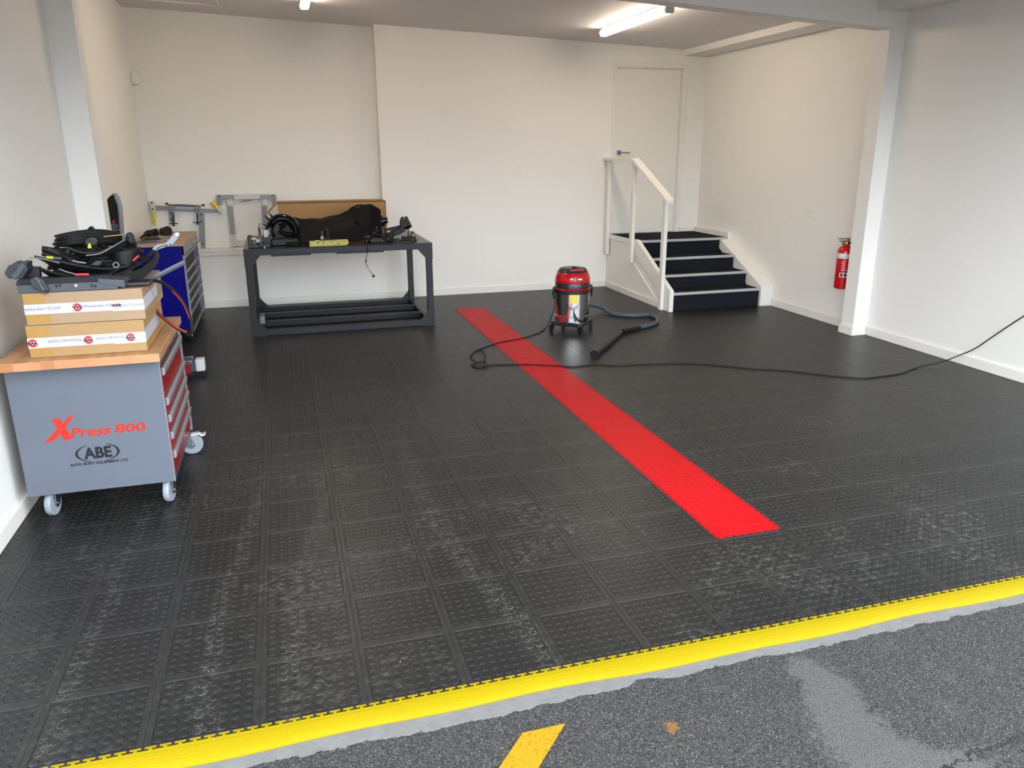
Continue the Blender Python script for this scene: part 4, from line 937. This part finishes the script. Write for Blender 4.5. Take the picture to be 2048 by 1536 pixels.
# long dark grey strip and silver slotted bracket sticking out to the right
sb = thing('slotted_bracket', 'bent zinc slotted bracket sticking out to the right of the heap', 'bracket', (-2.4, 1.5, BZ))
sbm = MB().prism(outl([(303, 505), (305, 497), (313, 489), (331, 486), (338, 479), (346, 470), (350, 465), (357, 464), (360, 469), (357, 475), (348, 487), (341, 492), (318, 500), (310, 507)], 1.45), 'y', 1.445, 1.451)
sbm.build('plate', M_SILV, sb, bevel=.001)
MB().tube([aty(*q_, 1.443) for q_ in ((315, 498.5), (317, 495), (331, 490.5), (335, 491.5), (332, 494), (318, 499), (315, 498.5))], .0022, n=6, smooth=3).cyl(aty(340, 489.5, 1.445), aty(340, 489.5, 1.440), .005, n=12).build('slot', M_INKB, sb)
MB().cyl(aty(354, 469, 1.446), aty(354, 469, 1.438), .009, n=14).build('boss', M_SILV, sb)
gl = thing('flat_strip', 'flat slate grey strip pointing right across the blue cabinet', 'trim strip', (-2.45, 1.2, BZ))
MB().tube([aty(*q_, y) for q_, y in (((252, 573), 1.20), ((290, 562), 1.28), ((312, 553), 1.34), ((340, 539), 1.36), ((368, 525), 1.38))], .003, ry=.012, n=8).build('strip', M_GREYL, gl, smooth=True)
MB().box((aty(252, 575, 1.18).x, 1.14, BZ), (aty(305, 575, 1.18).x, 1.24, BZ + .022)).build('base_pad', M_RUB, gl, bevel=.008)
# striped seal hanging in a loop at the right
ss = thing('striped_seal', 'black seal with a red-orange stripe looping down beside the trolley', 'rubber seal', (-2.4, 1.3, BZ))
lp = [(262, 572, 1.16), (295, 563, 1.22), (318, 563, 1.28), (345, 580, 1.33), (367, 606, 1.36), (380, 636, 1.38), (384, 655, 1.38), (383, 664, 1.38), (374, 666, 1.39), (352, 655, 1.42), (335, 642, 1.45), (318, 628, 1.50), (308, 615, 1.55)]
MB().tube([aty(*q_) for q_ in lp], .0085, n=10, smooth=7).build('seal', M_RUB2, ss, smooth=True)
MB().tube([aty(px - 1.0, py + .8, y - .007) for (px, py, y) in lp[3:6]], .003, n=6, smooth=7).build('stripe', M_ORNG, ss, smooth=True)
MB().tube([aty(px - .5, py - 1.0, y - .008) for (px, py, y) in lp[8:]], .0045, n=6, smooth=7).build('stripe', M_ORNG, ss, smooth=True)

# ------------------------------------------------------------------ blue tool cabinet
CX0, CX1, CY0, CY1, CZ0, CZ1 = -3.145, -2.685, 4.86, 6.13, .125, .905
bc = thing('tool_cabinet', 'blue drawer cabinet on castors with a pale wooden top', 'tool cabinet', ((CX0 + CX1) / 2, (CY0 + CY1) / 2, 0))
MB().box((CX0, CY0, CZ0), (CX1 - .02, CY1, CZ1 - .003)).build('body', M_BLUE, bc, bevel=.003)
MB().box((CX1 - .02, CY0 + .0, CZ1 - .085), (CX1, CY1, CZ1 - .003)).box((CX1 - .02, CY0, CZ0), (CX1 - .004, CY0 + .022, CZ1 - .003)).box((CX1 - .02, CY1 - .022, CZ0), (CX1 - .004, CY1, CZ1)).box((CX1 - .02, CY0, CZ0 - .03), (CX1 - .004, CY1, CZ0 + .012)).box((CX1 - .02, 5.70, CZ0), (CX1 - .006, 5.72, CZ1 - .085)).build('front_frame', M_LGREY, bc, bevel=.001)
zz = [.14, .295, .395, .49, .585, .68, .815]
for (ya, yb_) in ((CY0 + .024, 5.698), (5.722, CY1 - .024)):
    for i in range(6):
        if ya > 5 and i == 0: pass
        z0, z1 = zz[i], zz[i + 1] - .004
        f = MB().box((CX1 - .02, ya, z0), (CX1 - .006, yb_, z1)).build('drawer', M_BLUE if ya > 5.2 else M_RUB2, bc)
        MB().prism([(CX1 - .006, z1 - .024), (CX1 + .002, z1 - .022), (CX1 + .003, z1 - .001), (CX1 - .006, z1 + .001)], 'y', ya, yb_).build('handle', M_LGREY, f)
MB().box((CX1 - .002, 6.00, CZ1 - .058), (CX1 + .004, 6.03, CZ1 - .030)).cyl((CX1 - .002, 5.55, CZ1 - .05), (CX1 + .004, 5.55, CZ1 - .05), .008).build('lock', M_INKB, bc)
MB().box((CX0 - .005, CY0 - .004, CZ1 - .003), (CX1 + .004, CY1 + .004, CZ1 + .018)).build('wooden_top', M_PLY, bc, bevel=.003)
for (x, y) in ((-2.735, 4.95), (-2.735, 6.06), (-3.07, 4.95), (-3.07, 6.06)):
    castor(bc, x, y, .055, .032, radians(80 if y < 5 else 20), CZ0 - .002, M_BLK, M_ALU)

# tools on the blue cabinet
CT = CZ1 + .0185
to = thing('rubber_mallet', 'black headed mallet with a red neck lying on the blue cabinet', 'mallet', (-2.98, 5.5, CT))
MB().cyl((-3.075, 5.50, CT + .045), (-2.98, 5.48, CT + .060), .030, .034, 16).build('head', M_BLK, to, smooth=True)
MB().cyl((-3.10, 5.50, CT + .04), (-3.07, 5.50, CT + .045), .020, .028, 14).build('collar', M_LOGO, to, smooth=True)
to2 = thing('dust_cap', 'brown-black round cap lying on its side on the blue cabinet', 'cap', (-2.92, 5.6, CT))
MB().cyl((-2.95, 5.60, CT + .05), (-2.89, 5.54, CT + .055), .038, .052, 20).build('cup', M_BRN, to2, smooth=True)
to3 = thing('work_gloves', 'crumpled pale work glove behind the dark cap on the cabinet', 'glove', (-2.98, 5.8, CT))
MB().sph((-2.98, 5.80, CT + .035), .06, .05, .034).sph((-2.94, 5.76, CT + .02), .035, .03, .02).build('cuff', M_CREAM, to3, smooth=True)
for i, (x0_, y0_, x1_, y1_, z, r, m, lab) in enumerate((
    (-3.09, 5.02, -2.80, 5.10, .014, .012, M_GREYL, 'long grey air tool lying nearest the front edge of the blue cabinet'),
    (-3.08, 5.16, -2.78, 5.22, .013, .012, M_BRN, 'dark slim tool second from the front edge of the blue cabinet'),
    (-3.07, 5.28, -2.86, 5.36, .020, .019, M_RUB, 'thick dark tool in the middle of the blue cabinet top'))):
    t_ = thing('hand_tool', lab, 'hand tool', (x0_, y0_, CT), 'tools on the blue cabinet')
    a = Vector((x0_, y0_, CT + z)); b = Vector((x1_, y1_, CT + z)); c = a.lerp(b, .55)
    MB().cyl(a, c, r, r * .9, 12).build('grip', m, t_, smooth=True)
    MB().cyl(c, b, r * .45, r * .4, 10).sph(b, r * .7, n=10, m=6).build('shaft', M_ALU, t_, smooth=True)
pz = thing('pliers', 'pair of dark pliers standing open on the blue cabinet', 'pliers', (-3.06, 5.3, CT))
MB().tube([(-3.12, 5.42, CT + .01), (-3.06, 5.40, CT + .05), (-3.0, 5.38, CT + .02)], .009).tube([(-3.12, 5.36, CT + .012), (-3.05, 5.37, CT + .06), (-2.98, 5.42, CT + .01)], .009).build('handle', M_BRN, pz, smooth=True)

# glossy pointed panel leaning on the left wall between the cabinets
pn = thing('pointed_panel', 'tall glossy black pointed panel with a silver edge against the left wall', 'panel', (-3.05, 3.75, 0))
yp = 3.75; ht = aty(222, 386, yp).z
prof = [(0, 0), (1, 0), (1.0, .80), (.96, .88), (.84, .95), (.66, .992), (.5, 1.0), (.32, .975), (.14, .92), (0, .84)]
x0_, x1_ = -3.165, -3.052
# outline in the photo: left edge x~203..215, tip 222, right edge 246
def pane(pts, ya, yb_, name, m, bevel=.004): return MB().prism(outl(pts, ya) + [], 'y', ya, yb_).build(name, m, pn, bevel=bevel)
lowl = aty(215, 460, yp); lowr = aty(243, 465, yp); 
xa, xb = lowl.x, lowr.x
def down(pts, xl, xr): return [(xr, .002), (xl, .002)] + pts
face = [(p_.x, p_.z) for p_ in [aty(*q_, yp) for q_ in ((215, 462), (210, 430), (210, 408), (216, 396), (224, 389), (229, 392), (234, 406), (237, 430), (239, 465))]]
MB().prism(down(face, face[0][0], face[-1][0]), 'y', yp - .004, yp + .03).build('face', M_BLKG, pn, bevel=.003)
edge = [(p_.x, p_.z) for p_ in [aty(*q_, yp) for q_ in ((228, 391), (224, 387), (231, 387), (238, 396), (243, 415), (246, 466), (239, 466), (237, 430), (234, 406))]]
MB().prism([edge[1]] + edge[2:6] + [(edge[5][0], .002), (edge[6][0], .002)] + edge[6:], 'y', yp + .0, yp + .045).build('silver_edge', M_SILV, pn, bevel=.002)
back = [(p_.x, p_.z) for p_ in [aty(*q_, yp + .03) for q_ in ((203, 462), (200, 404), (204, 402), (209, 398), (210, 400), (213, 462))]]
MB().prism([(back[-1][0], .002), (back[0][0], .002)] + back, 'y', yp + .03, yp + .07).build('backing', M_BRN, pn, bevel=.003)
p_ = aty(227, 443.5, yp - .005); MB().cyl(p_, p_ + Vector((0, -.002, 0)), .010, n=18).build('round_sticker', M_LOGO, pn)
lm = MB()
for i in range(7): a = aty(219.5, 449 + 2.6 * i, yp - .0055); lm.box((a.x, yp - .0055, a.z), (a.x + .045 + .012 * ((i * 5) % 3), yp - .0045, a.z + .004))
lm.build('printed_lines', M_INK, pn)

# floor jack between the cabinets
jk = thing('floor_jack', 'low red trolley jack with a pale roller end between the cabinets', 'trolley jack', (-2.62, 3.62, 0))
JY = 3.62
MB().hexa([(-3.0, JY - .07, .03), (-2.60, JY - .05, .03), (-2.60, JY + .05, .03), (-3.0, JY + .07, .03), (-3.0, JY - .07, .13), (-2.60, JY - .05, .115), (-2.60, JY + .05, .115), (-3.0, JY + .07, .13)]).build('chassis', M_DRED, jk, bevel=.006)
for y in (JY - .072, JY + .062): MB().box((-2.98, y, .120), (-2.585, y + .010, .150)).cyl((-2.60, y - .008, .135), (-2.60, y + .016, .135), .014, n=12).build('side_rail', M_SILV, jk, bevel=.002)
MB().box((-2.60, JY - .05, .05), (-2.565, JY + .05, .13)).build('neck', M_GREYL, jk, bevel=.003)
MB().box((-2.565, JY - .045, .045), (-2.495, JY + .045, .145)).build('pale_end_block', M_WHITE, jk, bevel=.012, seg=3)
for x in (-2.93, -2.515): MB().cyl((x, JY - .045, .024), (x, JY + .045, .024), .024, n=20).build('roller', M_BLK, jk)

# ------------------------------------------------------------------ wet/dry vacuum cleaner
VX, VY = .905, 4.30
vc = thing('vacuum_cleaner', 'red and stainless steel drum vacuum cleaner on a black dolly', 'vacuum cleaner', (VX, VY, 0))
rot = radians(48)
Mv = Matrix.Translation((VX, VY, 0)) @ Matrix.Rotation(rot, 4, 'Z')
h_ = .170
MB().prism([(-h_, -h_ + .03), (-h_ + .03, -h_), (h_ - .03, -h_), (h_, -h_ + .03), (h_, h_ - .03), (h_ - .03, h_), (-h_ + .03, h_), (-h_, h_ - .03)], 'z', .062, .102, Mv).build('dolly', M_BAND, vc, bevel=.008)
for (sx, sy) in ((1, 1), (1, -1), (-1, 1), (-1, -1)):
    p_ = Mv @ Vector((sx * (h_ - .018), sy * (h_ - .018), 0))
    mt = Matrix.Translation(p_) @ Matrix.Rotation(radians(20 * sx + 50 * sy), 4, 'Z')
    f = MB().box((-.020, -.020, .045), (.016, .020, .063), mt).box((-.02, -.020, .022), (.012, -.016, .05), mt).box((-.02, .016, .022), (.012, .020, .05), mt).build('castor', M_BLK, vc, bevel=.002)
    MB().cyl(mt @ Vector((-.006, -.013, .0225)), mt @ Vector((-.006, .013, .0225)), .0225, n=20).build('wheel', M_BLK, f, bevel=.003)
MB().lathe([(.168, .100), (.172, .104), (.172, .150), (.1755, .153), (.1755, .158), (.172, .161), (.172, .392)], (VX, VY, 0), 64).build('drum', M_CHROME, vc, smooth=True)
MB().lathe([(.172, .380), (.180, .384), (.181, .412), (.176, .418)], (VX, VY, 0), 64).build('rim_band', M_BAND, vc, smooth=True)
MB().lathe([(.174, .418), (.180, .420), (.181, .430), (.174, .434)], (VX, VY, 0), 64).build('seal_ring', M_REDP, vc, smooth=True)
MB().lathe([(.170, .434), (.172, .436), (.172, .484), (.170, .488)], (VX, VY, 0), 64).build('motor_band', M_BAND, vc, smooth=True)
MB().lathe([(.172, .488), (.174, .500), (.170, .530), (.160, .560), (.150, .582), (.142, .590)], (VX, VY, 0), 64).build('motor_head', M_REDP, vc, smooth=True)
MB().lathe([(.150, .583), (.146, .592), (.128, .618), (.120, .622), (.02, .622)], (VX, VY, 0), 64).build('top_cap', M_BAND, vc, smooth=True)
MB().tube([(VX - .075, VY - .10, .600), (VX - .045, VY - .125, .612), (VX + .045, VY - .125, .612), (VX + .075, VY - .10, .600)], .010).build('carry_handle', M_LOGO, vc, smooth=True)
MB().box((VX - .020, VY - .13, .612), (VX + .020, VY - .02, .642)).build('handle_bridge', M_BLK, vc, bevel=.008)
def onhead(px, py, w_, hgt, name, m, off=.001):
    a = aty(px, py, VY - .165); ang = math.atan2(a.y - VY, a.x - VX)
    R_ = Matrix.Translation((a.x, VY - math.sqrt(max(.0001, .171 ** 2 - (a.x - VX) ** 2)) - off, a.z)) @ Matrix.Rotation(ang + pi / 2, 4, 'Z') @ Matrix.Rotation(radians(-12), 4, 'X')
    return R_
for (px, w_) in ((1144, .014), (1159, .024)):
    R_ = onhead(px, 559, 0, 0, '', None)
    f = MB().box((-w_ - .006, -.006, -.015), (w_ + .006, .01, .015), R_).build('switch', M_INKB, vc, bevel=.002)
    MB().box((-w_ + .002, -.009, -.008), (w_ - .002, -.005, .009), R_).build('rocker', M_WHITE, f, bevel=.001)
tm = MB(); a0 = radians(252); patch(tm, (VX, VY), .1728, radians(241), radians(268), .300, .384, 8); tm.build('yellow_label', M_YELP, vc)
tm = MB()
for i in range(4): patch(tm, (VX, VY), .1732, radians(245), radians(264), .320 + i * .015, .323 + i * .015, 6)
tm.build('label_lines', M_CREAM, vc)
for s_ in (-1, 1):
    MB().tube([(VX + s_ * .178, VY - .01, .435), (VX + s_ * .196, VY - .01, .425), (VX + s_ * .198, VY - .012, .37), (VX + s_ * .184, VY - .012, .33)], .010, ry=.018).build('latch', M_BLK, vc, smooth=True)
# suction hose and wand on the floor
hs = thing('suction_hose', 'slate grey corrugated hose curling from the vacuum to a black wand', 'hose', (1.6, 4.5, 0))
hpnt = [Vector((VX + .10, VY + .14, .30)), Vector((VX + .25, VY + .45, .17)), atz(1200, 614, .06), atz(1225, 627, .024), atz(1262, 631, .022), atz(1297, 630, .022), atz(1314, 637, .022), atz(1312, 645, .022), atz(1296, 651, .022), atz(1278, 654, .024)]
MB().tube(hpnt, .0215, n=14, smooth=16, ripple=.07).build('hose', M_HOSE, hs, smooth=False)
wp = [atz(1279, 655, .026), atz(1262, 659, .026), atz(1246, 663, .024), atz(1241, 666, .024), atz(1216, 689, .026), atz(1212, 692, .026), atz(1189, 709, .028)]
MB().tube([wp[0], wp[1], wp[2]], .024, n=14).build('swivel_cuff', M_BLK, hs, smooth=True)
MB().cyl(wp[3] + (wp[2] - wp[3]) * .4, wp[4], .0185, n=18).build('wand_tube', M_BLK, hs, smooth=True)
MB().cyl(wp[4], wp[5], .026, n=18).cyl(wp[5], wp[6], .023, n=18).build('wand_tube', M_BLK, hs, smooth=True)
d = (wp[6] - wp[5]).normalized()
MB().cyl(wp[6] - d * .03, wp[6] + d * .01, .036, .040, 22).build('wand_cuff', M_BLK, hs, smooth=True)

# power cords on the floor
pc = [Vector((VX - .185, VY - .02, .36)), Vector((VX - .20, VY - .05, .27)), aty(1108, 618, 4.22), aty(1103, 633, 4.25), atz(1097, 646, .02), atz(1085, 662, .006), atz(1050, 675, .006), atz(1000, 685, .006), atz(965, 696, .006), atz(944, 708, .006), atz(941, 716, .006), atz(951, 722, .010), atz(949, 727, .010), atz(943, 729, .006), atz(950, 735, .006), atz(972, 733, .012), atz(975, 727, .016), atz(960, 723, .012), atz(946, 727, .012)]
o = MB().tube(pc, .0045, n=8, smooth=8).build('power_cord', M_CORD, smooth=True)
tag(o, 'black flex from the vacuum cleaner looping over the red strip', 'cord')
ec = [atz(943, 712, .006), atz(950, 702, .010), atz(964, 702, .012), atz(971, 712, .010), atz(967, 722, .014), atz(950, 726, .018), atz(944, 732, .008), atz(958, 736, .006), atz(974, 731, .006), atz(1000, 729, .006), atz(1060, 729, .006), atz(1110, 731, .006), atz(1145, 733, .006), atz(1186, 729, .006), atz(1230, 731, .006), atz(1300, 728, .006), atz(1380, 727, .006), atz(1440, 731, .006), atz(1500, 737, .006), atz(1570, 741, .006), atz(1640, 749, .006), atz(1720, 756, .006), atz(1760, 753, .006), atz(1800, 747, .006), atz(1835, 735, .008), atx(1880, 725, 3.30), atx(1915, 712, 3.44), atx(1950, 697, 3.49), atx(1990, 670, 3.51), atx(2048, 632, 3.52), atx(2130, 585, 3.525), Vector((3.535, 1.05, .98))]
o = thing('extension_cord', 'long black extension cord crossing the floor and rising up the right wall', 'cord', (1.5, 2.6, 0))
MB().tube(ec, .0048, n=8, smooth=8).build('cord', M_CORD, o, smooth=True)
MB().box((XR - .04, 1.02, .95), (XR + .001, 1.10, 1.03)).build('wall_plug', M_WHITE, o, bevel=.004)
